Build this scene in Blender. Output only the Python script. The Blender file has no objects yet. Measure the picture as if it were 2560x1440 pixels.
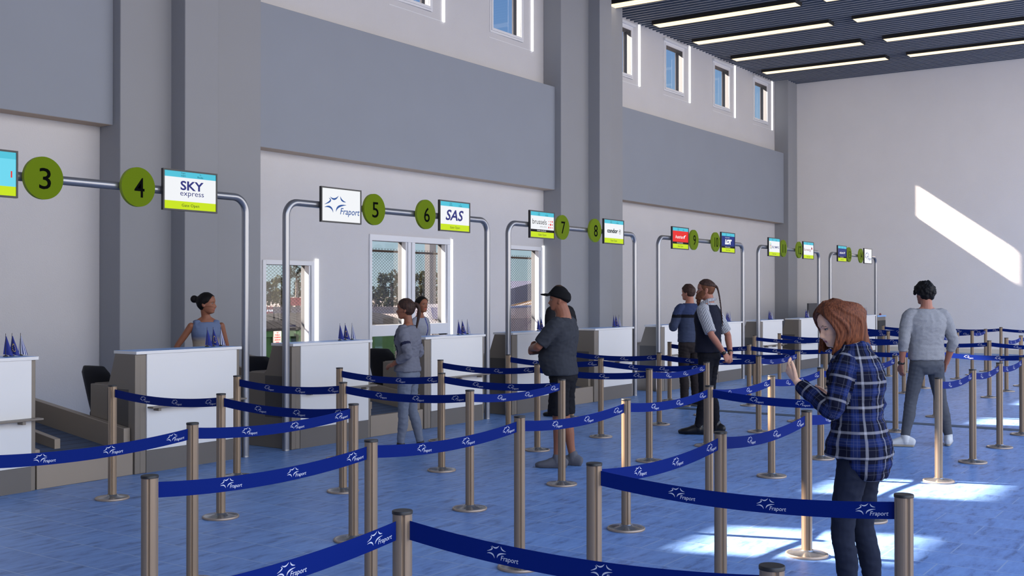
import bpy, bmesh, math, random
from mathutils import Vector, Matrix, noise
random.seed(11)
SC = bpy.context.scene
COL = SC.collection
PI = math.pi
V = Vector

# ------------------------------------------------------------------ helpers
def lin(c):
    c = c / 255.0
    return c / 12.92 if c <= 0.04045 else ((c + 0.055) / 1.055) ** 2.4

def rgb(r, g, b):
    return (lin(r), lin(g), lin(b), 1.0)

class NT:
    """tiny node helper"""
    def __init__(self, name):
        self.m = bpy.data.materials.new(name)
        self.m.use_nodes = True
        self.t = self.m.node_tree
        self.b = self.t.nodes['Principled BSDF']
        self.out = self.t.nodes['Material Output']
    def n(self, typ, **kw):
        nd = self.t.nodes.new(typ)
        for k, v in kw.items():
            setattr(nd, k, v)
        return nd
    def l(self, a, b):
        self.t.links.new(a, b)
    def math(self, op, a, b=None, c=None, clamp=False):
        nd = self.n('ShaderNodeMath', operation=op, use_clamp=clamp)
        for i, x in enumerate((a, b, c)):
            if x is None:
                continue
            if isinstance(x, (int, float)):
                nd.inputs[i].default_value = x
            else:
                self.l(x, nd.inputs[i])
        return nd.outputs[0]
    def mix(self, f, a, b, blend='MIX'):
        nd = self.n('ShaderNodeMix', data_type='RGBA', blend_type=blend)
        for s, x in ((0, f), (6, a), (7, b)):
            if isinstance(x, (int, float)):
                nd.inputs[s].default_value = x
            elif isinstance(x, tuple):
                nd.inputs[s].default_value = x
            else:
                self.l(x, nd.inputs[s])
        return nd.outputs[2]
    def coord(self, kind='Object', scale=None):
        tc = self.n('ShaderNodeTexCoord')
        o = tc.outputs[kind]
        if scale:
            mp = self.n('ShaderNodeMapping')
            mp.inputs['Scale'].default_value = scale
            self.l(o, mp.inputs['Vector'])
            o = mp.outputs[0]
        return o
    def noise(self, vec, scale, detail=3, rough=.5):
        nd = self.n('ShaderNodeTexNoise')
        nd.inputs['Scale'].default_value = scale
        nd.inputs['Detail'].default_value = detail
        nd.inputs['Roughness'].default_value = rough
        if vec is not None:
            self.l(vec, nd.inputs['Vector'])
        return nd.outputs['Fac']
    def bump(self, h, strength=.3, dist=.01):
        nd = self.n('ShaderNodeBump')
        nd.inputs['Strength'].default_value = strength
        nd.inputs['Distance'].default_value = dist
        self.l(h, nd.inputs['Height'])
        self.l(nd.outputs[0], self.b.inputs['Normal'])

def mat(name, col, rough=.5, metal=0., var=0., vscale=8., bump=0., bscale=200., bdist=.004, spec=.5, emit=None):
    k = NT(name)
    k.b.inputs['Roughness'].default_value = rough
    k.b.inputs['Metallic'].default_value = metal
    k.b.inputs['Specular IOR Level'].default_value = spec
    k.b.inputs['Base Color'].default_value = col
    co = None
    if var or bump:
        co = k.coord('Object')
    if var:
        f = k.noise(co, vscale, 4)
        dark = tuple(c * (1 - var) for c in col[:3]) + (1,)
        lite = tuple(min(1, c * (1 + var)) for c in col[:3]) + (1,)
        k.l(k.mix(f, dark, lite), k.b.inputs['Base Color'])
    if bump:
        k.bump(k.noise(co, bscale, 3), bump, bdist)
    if emit:
        k.b.inputs['Emission Color'].default_value = emit[0]
        k.b.inputs['Emission Strength'].default_value = emit[1]
    return k.m

class MB:
    """mesh builder, collects faces with material slots"""
    def __init__(self):
        self.v = []; self.f = []; self.mi = []; self.sm = []
    def add(self, vs, fs, m=0, smooth=False):
        o = len(self.v)
        self.v += [tuple(x) for x in vs]
        for f in fs:
            self.f.append([i + o for i in f]); self.mi.append(m); self.sm.append(smooth)
        return self
    def box(self, x0, x1, y0, y1, z0, z1, m=0):
        vs = [(x0,y0,z0),(x1,y0,z0),(x1,y1,z0),(x0,y1,z0),(x0,y0,z1),(x1,y0,z1),(x1,y1,z1),(x0,y1,z1)]
        return self.add(vs, [(0,3,2,1),(4,5,6,7),(0,1,5,4),(1,2,6,5),(2,3,7,6),(3,0,4,7)], m)
    def quad(self, a, b, c, d, m=0):
        return self.add([a, b, c, d], [(0, 1, 2, 3)], m)
    def prism(self, poly, fn, h0, h1, m=0, smooth=False):
        """poly: 2-D CCW outline; fn(p, q, h) -> 3-D"""
        n = len(poly)
        vs = [fn(p[0], p[1], h0) for p in poly] + [fn(p[0], p[1], h1) for p in poly]
        self.add(vs, [list(range(n))[::-1], [n + i for i in range(n)]], m)
        self.add(vs, [(i, (i + 1) % n, n + (i + 1) % n, n + i) for i in range(n)], m, smooth)
        return self
    def lathe(self, prof, n=24, c=(0, 0, 0), m=0, smooth=True):
        vs = []
        for r, z in prof:
            for i in range(n):
                a = 2 * PI * i / n
                vs.append((c[0] + r * math.cos(a), c[1] + r * math.sin(a), c[2] + z))
        fs = []
        for k in range(len(prof) - 1):
            for i in range(n):
                j = (i + 1) % n
                fs.append((k*n+i, k*n+j, (k+1)*n+j, (k+1)*n+i))
        self.add(vs, fs, m, smooth)
        self.add(vs[:n], [list(range(n))[::-1]], m)
        self.add(vs[-n:], [list(range(n))], m)
        return self
    def tube(self, pts, r, n=10, m=0, closed_caps=True, smooth=True):
        pts = [V(p) for p in pts]
        rs = r if isinstance(r, (list, tuple)) else [r] * len(pts)
        vs = []
        ref = None
        for i, p in enumerate(pts):
            t = (pts[min(i + 1, len(pts) - 1)] - pts[max(i - 1, 0)]).normalized()
            if ref is None:
                ref = V((0, 0, 1)) if abs(t.z) < .9 else V((1, 0, 0))
            ux = (ref - t * ref.dot(t)).normalized(); uy = t.cross(ux)
            ref = ux
            for k in range(n):
                a = 2 * PI * k / n
                vs.append(p + (ux * math.cos(a) + uy * math.sin(a)) * rs[i])
        fs = []
        for i in range(len(pts) - 1):
            for k in range(n):
                j = (k + 1) % n
                fs.append((i*n+k, i*n+j, (i+1)*n+j, (i+1)*n+k))
        self.add(vs, fs, m, smooth)
        if closed_caps:
            self.add(vs[:n], [list(range(n))[::-1]], m)
            self.add(vs[-n:], [list(range(n))], m)
        return self
    def ell(self, c, rx, ry, rz, R=None, u=14, v=10, m=0):
        c = V(c); vs = []
        for i in range(v + 1):
            ph = PI * i / v
            for k in range(u):
                a = 2 * PI * k / u
                p = V((rx * math.sin(ph) * math.cos(a), ry * math.sin(ph) * math.sin(a), rz * math.cos(ph)))
                if R is not None: p = R @ p
                vs.append(c + p)
        fs = []
        for i in range(v):
            for k in range(u):
                j = (k + 1) % u
                if i == 0: fs.append((0, (i+1)*u+k, (i+1)*u+j))
                elif i == v - 1: fs.append((i*u+k, v*u, i*u+j))
                else: fs.append((i*u+k, (i+1)*u+k, (i+1)*u+j, i*u+j))
        return self.add(vs, fs, m, True)
    def mesh(self, name, mats):
        me = bpy.data.meshes.new(name)
        me.from_pydata(self.v, [], self.f)
        for x in mats: me.materials.append(x)
        me.polygons.foreach_set('material_index', self.mi)
        me.polygons.foreach_set('use_smooth', self.sm)
        me.update()
        return me
    def build(self, name, mats, parent=None, bevel=0, loc=None, fixn=False):
        if not isinstance(mats, (list, tuple)): mats = [mats]
        me = self.mesh(name, mats)
        if fixn or bevel:
            bm = bmesh.new(); bm.from_mesh(me)
            bmesh.ops.remove_doubles(bm, verts=bm.verts, dist=1e-5)
            bmesh.ops.recalc_face_normals(bm, faces=bm.faces)
            bm.to_mesh(me); bm.free()
        o = bpy.data.objects.new(name, me)
        COL.objects.link(o)
        if parent is not None: o.parent = parent
        if loc is not None: o.location = loc
        if bevel:
            b = o.modifiers.new('bevel', 'BEVEL'); b.width = bevel; b.segments = 2
            b.limit_method = 'ANGLE'; b.angle_limit = .6
        return o

def empty(name, loc=(0, 0, 0), rz=0.):
    o = bpy.data.objects.new(name, None)
    o.empty_display_size = .1
    COL.objects.link(o)
    o.location = loc; o.rotation_euler = (0, 0, rz)
    return o

def tag(o, label=None, cat=None, group=None, kind=None):
    if label: o['label'] = label
    if cat: o['category'] = cat
    if group: o['group'] = group
    if kind: o['kind'] = kind
    return o

KIDS = {}
def copy_tree(o, parent=None):
    c = o.copy(); COL.objects.link(c)
    if parent is not None:
        c.parent = parent
    for ch in list(o.children):
        copy_tree(ch, c)
    return c

_tc = {}
def text_geo(s, shear=0., bold=0., spacing=1.0):
    """flat outline of a word: (verts2d, faces, width, height-bbox)"""
    key = (s, shear, bold, spacing)
    if key in _tc: return _tc[key]
    cu = bpy.data.curves.new('lettering', 'FONT')
    cu.body = s; cu.size = 1.0; cu.shear = shear; cu.offset = bold; cu.space_character = spacing
    cu.resolution_u = 3
    ob = bpy.data.objects.new('lettering', cu)
    COL.objects.link(ob)
    bpy.context.view_layer.update()
    dg = bpy.context.evaluated_depsgraph_get()
    me = bpy.data.meshes.new_from_object(ob.evaluated_get(dg))
    vs = [(v.co.x, v.co.y) for v in me.vertices]
    fs = [list(p.vertices) for p in me.polygons]
    bpy.data.objects.remove(ob); bpy.data.curves.remove(cu); bpy.data.meshes.remove(me)
    x0 = min(v[0] for v in vs); x1 = max(v[0] for v in vs)
    y0 = min(v[1] for v in vs); y1 = max(v[1] for v in vs)
    _tc[key] = (vs, fs, (x0, x1, y0, y1))
    return _tc[key]

def put_text(mb, s, cx, cz, w, h, fn, m, shear=0., bold=0., spacing=1.0):
    """fit word s in a box w x h centred on (cx, cz); fn maps 2-D to 3-D"""
    vs, fs, (x0, x1, y0, y1) = text_geo(s, shear, bold, spacing)
    kx = w / (x1 - x0); kz = h / (y1 - y0)
    mb.add([fn(cx + (a - (x0 + x1) / 2) * kx, cz + (b - (y0 + y1) / 2) * kz) for a, b in vs], fs, m)

# five curved rays of the star emblem + word, unit height, origin at left bottom
def _bez(a, c, b, w, n=9):
    L = []; Rr = []
    for i in range(n):
        t = i / (n - 1)
        x = (1-t)**2*a[0] + 2*t*(1-t)*c[0] + t*t*b[0]
        y = (1-t)**2*a[1] + 2*t*(1-t)*c[1] + t*t*b[1]
        dx = 2*(1-t)*(c[0]-a[0]) + 2*t*(b[0]-c[0]); dy = 2*(1-t)*(c[1]-a[1]) + 2*t*(b[1]-c[1])
        d = math.hypot(dx, dy) or 1
        hw = 1.3 * w * math.sin(PI * (0.04 + .92 * t))
        L.append((x - dy/d*hw, y + dx/d*hw)); Rr.append((x + dy/d*hw, y - dx/d*hw))
    vs = L + Rr
    fs = [(i, i+1, n+i+1, n+i) for i in range(n-1)]
    return vs, fs
_K = 1 / 155.
def _lp(x, y): return ((x - 445) * _K / .82, (1390 - y) * _K)
STROKES = [_bez(_lp(*a), _lp(*c), _lp(*b), w) for a, c, b, w in (
    ((492,1248),(528,1282),(561,1236),.034), ((577,1238),(580,1274),(624,1277),.032),
    ((482,1257),(520,1276),(446,1305),.032), ((446,1326),(505,1304),(517,1360),.036),
    ((541,1352),(544,1302),(626,1299),.038))]
def put_logo(mb, ox, oz, h, fn, m):
    """star emblem and word, height h, lower-left at (ox, oz)"""
    for vs, fs in STROKES:
        mb.add([fn(ox + a * h, oz + b * h) for a, b in vs], fs, m)
    a = _lp(575, 1384); b = _lp(742, 1322)
    put_text(mb, 'Fraport', ox + (a[0]+b[0])/2*h, oz + (a[1]+b[1])/2*h, (b[0]-a[0])*h, (b[1]-a[1])*h, fn, m, shear=.22, bold=.008)

# ------------------------------------------------------------------ camera
F_PX = 2743.4; TH = math.radians(34.7356); PIT = math.radians(.36308)
cam = bpy.data.cameras.new('camera'); camo = bpy.data.objects.new('camera', cam); COL.objects.link(camo)
cs, cc = math.sin(TH), math.cos(TH)
fw = V((cc, cs, 0)); rt = V((cs, -cc, 0)); up = V((0, 0, 1))
Fd = fw * math.cos(PIT) + up * math.sin(PIT); Ud = up * math.cos(PIT) - fw * math.sin(PIT)
M = Matrix((rt, Ud, -Fd)).transposed().to_4x4(); M.translation = (0, 0, 1.7)
camo.matrix_world = M
cam.sensor_width = 36; cam.lens = F_PX / 2560 * 36; cam.clip_end = 3000; cam.clip_start = .05
SC.camera = camo
SC.view_settings.view_transform = 'Standard'
SC.view_settings.look = 'None'
SC.view_settings.exposure = 0
SC.cycles.max_bounces = 8; SC.cycles.diffuse_bounces = 4; SC.cycles.transparent_max_bounces = 12
SC.cycles.sample_clamp_indirect = 4
SC.cycles.use_denoising = True

# ------------------------------------------------------------------ world and sun
w = bpy.data.worlds.new('sky'); SC.world = w; w.use_nodes = True
wt = w.node_tree; wn = wt.nodes; bg = wn['Background']
def wmath(op, a, b=None, clamp=False):
    nd = wn.new('ShaderNodeMath'); nd.operation = op; nd.use_clamp = clamp
    for i, x in enumerate((a, b)):
        if x is None: continue
        if isinstance(x, (int, float)): nd.inputs[i].default_value = x
        else: wt.links.new(x, nd.inputs[i])
    return nd.outputs[0]
tc = wn.new('ShaderNodeTexCoord'); sep = wn.new('ShaderNodeSeparateXYZ'); wt.links.new(tc.outputs['Generated'], sep.inputs[0])
r1 = wn.new('ShaderNodeValToRGB'); wt.links.new(wmath('MULTIPLY', sep.outputs[2], 1.0, True), r1.inputs[0])
e = r1.color_ramp.elements
e[0].position = 0; e[0].color = rgb(172, 194, 202)
e[1].position = .32; e[1].color = rgb(88, 128, 184)
x = e.new(.10); x.color = rgb(150, 182, 202)
x = e.new(.22); x.color = rgb(110, 148, 196)
# added fill: sky half on the hall's open side made brighter
r2 = wn.new('ShaderNodeValToRGB'); wt.links.new(wmath('MULTIPLY', sep.outputs[2], 1.0, True), r2.inputs[0])
e = r2.color_ramp.elements
e[0].position = 0; e[0].color = (1.08, 1.0, .93, 1)
e[1].position = .8; e[1].color = (.45, .70, 1.25, 1)
x = e.new(.45); x.color = (.62, .79, 1.10, 1)
x = e.new(.2); x.color = (1.02, .99, .97, 1)
side = wmath('ADD', wmath('MULTIPLY', sep.outputs[1], -.85), wmath('MULTIPLY', sep.outputs[0], -.45))
fac = wmath('MULTIPLY', wmath('ADD', side, .15), 2.2, True)
hz = wn.new('ShaderNodeMix'); hz.data_type = 'RGBA'
wt.links.new(fac, hz.inputs[0]); wt.links.new(r1.outputs[0], hz.inputs[6]); wt.links.new(r2.outputs[0], hz.inputs[7])
wt.links.new(hz.outputs[2], bg.inputs[0])
wt.links.new(wmath('ADD', wmath('MULTIPLY', fac, SKY_GAIN if 'SKY_GAIN' in globals() else 1.85), 1.0), bg.inputs[1])

sun = bpy.data.lights.new('sun', 'SUN'); suno = bpy.data.objects.new('sun', sun); COL.objects.link(suno)
sun.energy = 44.0; sun.angle = math.radians(.9); sun.color = (1, .84, .70)
SD = V((.345, -1, -.735)).normalized()
suno.rotation_euler = SD.to_track_quat('-Z', 'Y').to_euler()
suno.location = (0, 30, 30)
# ------------------------------------------------------------------ surface materials
def plaster(name, col, bump=.35):
    k = NT(name); co = k.coord('Object')
    f = k.noise(co, 1.3, 3)
    k.l(k.mix(f, tuple(c*.96 for c in col[:3])+(1,), tuple(min(1, c*1.03) for c in col[:3])+(1,)), k.b.inputs['Base Color'])
    k.b.inputs['Roughness'].default_value = .85
    k.b.inputs['Specular IOR Level'].default_value = .2
    if bump: k.bump(k.noise(co, 55, 2, .6), bump, .012)
    return k.m
M_wall = plaster('wall_plaster', rgb(205, 204, 208))
M_wall2 = plaster('end_wall_plaster', rgb(240, 237, 237))
M_col = plaster('column_paint', rgb(150, 152, 158), .0)
M_beam = plaster('beam_paint', rgb(146, 152, 164), .0)
M_beam2 = plaster('beam_underside_warm_lit', rgb(196, 176, 156), .0)  # warm light from below is put into the underside colour
M_white = mat('white_frame', rgb(226, 227, 232), .45)
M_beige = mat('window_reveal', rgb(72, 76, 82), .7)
M_glow = mat('sun_edge_glow_white', rgb(255, 255, 250), .5, emit=((1, 1, .96, 1), 1.6))  # glow stands in for window edges caught by the sun
M_kick = mat('joint_dark', rgb(52, 74, 96), .6)

def floor_mat():
    k = NT('marble_tiles'); co = k.coord('Object')
    sp = k.n('ShaderNodeSeparateXYZ'); k.l(co, sp.inputs[0])
    cb = k.n('ShaderNodeCombineXYZ'); k.l(sp.outputs[1], cb.inputs[0]); k.l(sp.outputs[0], cb.inputs[1])
    br = k.n('ShaderNodeTexBrick')
    br.offset = .5
    for a, b in (('Scale', 1.0), ('Mortar Size', .005), ('Mortar Smooth', .1), ('Bias', 0.), ('Brick Width', .7), ('Row Height', .345)):
        br.inputs[a].default_value = b
    br.inputs['Color1'].default_value = (.2, .2, .2, 1); br.inputs['Color2'].default_value = (.8, .8, .8, 1); br.inputs['Mortar'].default_value = (.5, .5, .5, 1)
    k.l(cb.outputs[0], br.inputs['Vector'])
    mp = k.n('ShaderNodeMapping'); mp.inputs['Rotation'].default_value = (0, 0, math.radians(55)); mp.inputs['Scale'].default_value = (1.6, 6.5, 1)
    k.l(co, mp.inputs[0])
    # shift the veining from tile to tile
    ad = k.n('ShaderNodeVectorMath', operation='ADD'); k.l(mp.outputs[0], ad.inputs[0])
    sc = k.n('ShaderNodeVectorMath', operation='SCALE'); sc.inputs['Scale'].default_value = 3.0
    k.l(br.outputs['Color'], sc.inputs[0]); k.l(sc.outputs[0], ad.inputs[1])
    n1 = k.noise(ad.outputs[0], 2.3, 10, .70)
    r = k.n('ShaderNodeValToRGB'); k.l(n1, r.inputs[0])
    e = r.color_ramp.elements
    e[0].position = .30; e[0].color = rgb(66, 92, 134)  # white-grey marble; blue ambient sky light is put into these tones
    e[1].position = .62; e[1].color = rgb(118, 154, 206)
    x = e.new(.45); x.color = rgb(102, 137, 190)
    tone = k.mix(.10, r.outputs[0], br.outputs['Color'], 'OVERLAY')
    fin = k.mix(br.outputs['Fac'], tone, rgb(146, 168, 200))
    k.l(fin, k.b.inputs['Base Color'])
    k.b.inputs['Roughness'].default_value = .42
    k.b.inputs['Specular IOR Level'].default_value = .35
    k.bump(br.outputs['Fac'], -.15, .004)
    return k.m
M_floor = floor_mat()

XE = 34.05; YW = 12.95; ZC = 8.43

def struct(name, mb, mats, parent=None, bevel=0, label=None):
    o = mb.build(name, mats, parent, bevel)
    if parent is None: o['kind'] = 'structure'
    if label: o['label'] = label
    return o

# floor
fl = MB(); fl.quad((-9, -7, 0), (XE + .3, -7, 0), (XE + .3, YW + .3, 0), (-9, YW + .3, 0))
struct('floor', fl, M_floor)
t = MB(); t.box(14.85, 15.08, -4, 8.2, 0, .004)
struct('trim_1', t, M_kick)

# counter wall with window openings
LOW = [(11.91, 12.89, .25, 2.18), (14.36, 15.33, 1.17, 2.66), (15.53, 16.49, 1.17, 2.66), (14.36, 15.33, .12, .97), (15.53, 16.49, .12, .97), (18.55, 19.73, .3, 2.65)]
STRIP_X = [4.65, 7.26, 13.34, 16.37, 19.41, 24.22, 27.09, 30.12, 33.03]
UP = [(s - 1.43, s - .42, 7.10, 8.20) for s in STRIP_X]
holes = LOW + UP
def wall_holes(x0, x1, z0, z1, y0, y1, holes, spl={}):
    mb = MB()
    xs = sorted({x0, x1, *[h[0] for h in holes], *[h[1] for h in holes]})
    zs = sorted({z0, z1, *[h[2] for h in holes], *[h[3] for h in holes]})
    def solid(a, b, c, d):
        mx, mz = (a + b) / 2, (c + d) / 2
        return not any(h[0] < mx < h[1] and h[2] < mz < h[3] for h in holes)
    for a, b in zip(xs, xs[1:]):
        for c, d in zip(zs, zs[1:]):
            if solid(a, b, c, d):
                mb.quad((a, y0, c), (b, y0, c), (b, y0, d), (a, y0, d))
                mb.quad((b, y1, c), (a, y1, c), (a, y1, d), (b, y1, d))
    for a, b, c, d in holes:
        e_ = b + spl.get((a, c), 0)
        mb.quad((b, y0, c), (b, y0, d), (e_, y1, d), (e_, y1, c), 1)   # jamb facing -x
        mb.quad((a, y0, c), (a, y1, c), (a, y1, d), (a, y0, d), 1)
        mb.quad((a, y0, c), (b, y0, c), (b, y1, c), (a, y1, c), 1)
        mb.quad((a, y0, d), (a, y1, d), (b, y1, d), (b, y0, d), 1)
    mb.quad((x0, y0, z1), (x1, y0, z1), (x1, y1, z1), (x0, y1, z1))
    return mb
wl = wall_holes(-9, XE + .3, 0, 8.75, YW, YW + .22, holes, {(h[0], h[2]): .06 for h in UP})
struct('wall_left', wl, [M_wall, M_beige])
we = MB(); we.box(XE, XE + .3, -7, YW + .22, 0, 8.75)
struct('wall_end', we, M_wall2)
wb = MB(); wb.box(-9.3, -9, -7, YW + .22, 0, 8.75)
struct('wall_back_blocker', wb, M_wall)  # unseen, added to block light from behind the viewer
bb = MB(); bb.box(XE - .03, XE, -6, 12.4, 0, .13)
struct('baseboard_end', bb, mat('skirting_cream', rgb(225, 218, 205), .6))

# columns with a projecting middle
for (xl, ca, cb_, xr) in ((8.95, 9.76, 10.34, 11.40), (19.87, 21.0, 21.53, 22.58), (33.27, 34.0, 34.04, 34.05), (-2.3, -1.4, -.85, .2)):
    if xl > 33:
        poly = [(xl, YW), (xl, 12.5), (xr, 12.5), (xr, YW)]
    else:
        poly = [(xl, YW), (xl, 12.5), (ca, 12.5), (ca, 12.2), (cb_, 12.2), (cb_, 12.5), (xr, 12.5), (xr, YW)]
    mb = MB(); mb.prism(poly, lambda p, q, h: (p, q, h), 0, 8.6)
    struct('column', mb, M_col, bevel=.012)
# dropped beams between the columns
for x0, x1 in ((.2, 8.95), (11.40, 19.87), (22.58, 33.27)):
    mb = MB(); mb.box(x0, x1, 12.65, YW, 3.955, 6.17)
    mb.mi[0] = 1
    struct('beam', mb, [M_beam, M_beam2], bevel=.01)

# ---- windows
k = NT('window_glass')
tr = k.n('ShaderNodeBsdfTransparent'); gl = k.n('ShaderNodeBsdfGlossy'); gl.inputs['Roughness'].default_value = .02
mx = k.n('ShaderNodeMixShader'); mx.inputs[0].default_value = .05
k.l(tr.outputs[0], mx.inputs[1]); k.l(gl.outputs[0], mx.inputs[2]); k.l(mx.outputs[0], k.out.inputs['Surface'])
M_glass = k.m
wi = 0
def rect_frame(mb, x0, x1, z0, z1, t, y0, y1, m=0, sides='lrtb'):
    if 'l' in sides: mb.box(x0 - t, x0, y0, y1, z0 - t, z1 + t, m)
    if 'r' in sides: mb.box(x1, x1 + t, y0, y1, z0 - t, z1 + t, m)
    if 't' in sides: mb.box(x0, x1, y0, y1, z1, z1 + t, m)
    if 'b' in sides: mb.box(x0, x1, y0, y1, z0 - t, z0, m)
def window(holes, strip, frame_fn):
    global wi
    wi += 1
    root = empty('window_%d' % wi, (holes[0][0], YW, 0)); root['kind'] = 'structure'
    off = root.location
    mb = MB(); frame_fn(mb)
    mb.v = [(a - off.x, b - off.y, c) for a, b, c in mb.v]
    f = mb.build('window_frame', [M_white, M_wall], root, .006)
    for a, b, c, d in holes:
        g = MB(); g.quad((a - off.x, .15, c), (b - off.x, .15, c), (b - off.x, .15, d), (a - off.x, .15, d))
        g.build('pane', M_glass, root)
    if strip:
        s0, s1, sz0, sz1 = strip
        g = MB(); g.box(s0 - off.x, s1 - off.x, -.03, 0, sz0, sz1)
        g.build('sun_edge_glow', M_glow, root)  # sunlit edge put in as a glowing strip, no lamp
    return root
def f1(mb):
    rect_frame(mb, 11.91, 12.89, .25, 2.18, .07, YW - .02, YW)
    mb.box(12.85, 12.89, YW, YW + .1, .25, 2.18)
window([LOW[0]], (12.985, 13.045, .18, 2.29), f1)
def f2(mb):
    y0, y1 = YW - .025, YW
    mb.box(14.30, 16.59, y0, y1, 2.66, 2.765)
    mb.box(14.30, 14.36, y0, y1, .05, 2.66); mb.box(16.49, 16.58, y0, y1, .05, 2.66)
    mb.box(15.33, 15.41, y0, y1, .05, 2.66); mb.box(15.44, 15.53, y0, y1, .05, 2.66)
    mb.box(14.36, 15.33, y0, y1, .97, 1.17); mb.box(15.53, 16.49, y0, y1, .97, 1.17)
    mb.box(14.36, 16.49, y0, y1, .03, .12)
    for xx in (15.29, 16.45): mb.box(xx, xx + .04, YW, YW + .1, 1.17, 2.66)
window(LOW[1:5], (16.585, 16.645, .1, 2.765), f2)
def f3(mb):
    rect_frame(mb, 18.55, 19.73, .3, 2.65, .08, YW - .02, YW)
    mb.box(19.69, 19.73, YW, YW + .1, .3, 2.65)
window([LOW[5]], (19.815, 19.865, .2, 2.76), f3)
for h, s in zip(UP, STRIP_X):
    def fu(mb, h=h, s=s):
        a, b, c, d = h
        rect_frame(mb, a, b, c, d, .05, YW - .03, YW)
        rect_frame(mb, a - .05, b + .05, c - .05, d + .05, .045, YW - .015, YW)
        mb.box(a - .12, b + .16, YW - .07, YW, d + .095, d + .16)
        mb.box(s - 1.55, s, YW - .006, YW, 6.885, 6.9)
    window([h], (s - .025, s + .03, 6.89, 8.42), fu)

# ---- ceiling: closed roof, hanging blades in the far bay
M_roof = mat('ceiling_board', rgb(120, 122, 126), .9)
M_blade = mat('ceiling_blade', rgb(92, 104, 124), .6)
M_blade2 = mat('ceiling_blade_edge_lit', rgb(200, 196, 190), .6)  # warm lamp light on the blade bottoms, put into their colour
cl = MB(); cl.box(-9, XE + .3, -1.5, YW + .22, 8.75, 8.95)
xx = 19.2
while xx < XE - .03:
    o0 = len(cl.v)
    cl.box(xx, xx + .03, 1.5, YW, ZC, ZC + .13, 1)
    cl.mi[-6] = 2
    xx += .1985
struct('ceiling', cl, [M_roof, M_blade, M_blade2])
M_tube = mat('light_diffuser', rgb(255, 240, 205), .5, emit=((1, .86, .62, 1), 1.25))
M_tube2 = mat('light_louvre', rgb(230, 200, 150), .5, emit=((1, .76, .45, 1), .75))
M_black = mat('black_housing', rgb(32, 31, 31), .5)
lights = []
for row, (ya, yb) in enumerate(((8.88, 12.53), (4.68, 8.32))):
    for i, lx in enumerate((22.05, 24.3, 26.56, 29.07, 31.33)):
        r = empty('ceiling_light', (lx - .2, ya, 8.345))
        L = yb - ya
        mb = MB(); mb.box(0, .02, 0, L, 0, .09); mb.box(.40, .42, 0, L, 0, .09); mb.box(.02, .40, 0, .02, 0, .09); mb.box(.02, .40, L - .02, L, 0, .09); mb.box(.02, .40, .02, L - .02, .05, .09)
        mb.build('housing', M_black, r)
        mb = MB(); mb.box(.02, .40, .02, L - .02, .004, .05)
        df = mb.build('diffuser', M_tube, r)
        mb = MB()
        for q in (.05, .2, .35): mb.box(q, q + .03, .03, L - .03, .0, .004)
        mb.build('louvre', M_tube2, df)
        o5 = ('first', 'second', 'third', 'fourth', 'fifth')[4 - i]
        tag(r, 'linear ceiling light, %s from the end wall, %s row' % (o5, ('counter side', 'outer')[row]), 'ceiling light', 'linear lights under the slatted ceiling')

# ------------------------------------------------------------------ outside the windows
gr = MB(); gr.quad((-200, YW + .22, -.02), (700, YW + .22, -.02), (700, 700, -.02), (-200, 700, -.02))
struct('ground', gr, mat('apron_concrete', rgb(74, 67, 65), .9, var=.12, vscale=.6))
M_galv = mat('galvanised_wire', rgb(26, 23, 22), .9, spec=.03)
fe = empty('chain_link_fence', (11.5, 15, 0))
tag(fe, 'galvanised chain link fence with top rail outside the lower windows', 'fence')
mb = MB()
FL, FH, CELL = 17.0, 2.66, .092
r_ = .003; RUN = FH * 1.44
n = int(FL / CELL)
for i in range(-int(RUN / CELL) - 1, n):
    for sgn in (1, -1):
        x0 = i * CELL; x1 = x0 + RUN
        za, zb = 0, FH
        if sgn < 0: x0, x1 = x1, x0
        # clip to the fence length
        pa, pb = V((x0, 0, za)), V((x1, 0, zb))
        ts = [0., 1.]
        dx = pb.x - pa.x
        ta, tb = sorted(((0 - pa.x) / dx, (FL - pa.x) / dx))
        ta, tb = max(0, ta), min(1, tb)
        if tb - ta < .02: continue
        q0, q1 = pa.lerp(pb, ta), pa.lerp(pb, tb)
        mb.tube([q0, q1], r_, 3, smooth=False, closed_caps=False)
mb.build('wire_mesh', M_galv, fe)
mb = MB(); mb.tube([(0, .02, 2.6), (FL, .02, 2.6)], .022, 8)
mb.build('top_rail', M_galv, fe)
for px in (0.05, 2.9, 8.7, 11.6, 14.4, 16.95):
    mb = MB(); mb.tube([(px, .03, 0), (px, .03, 2.64)], .03, 8)
    mb.build('fence_post', M_galv, fe)

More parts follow.
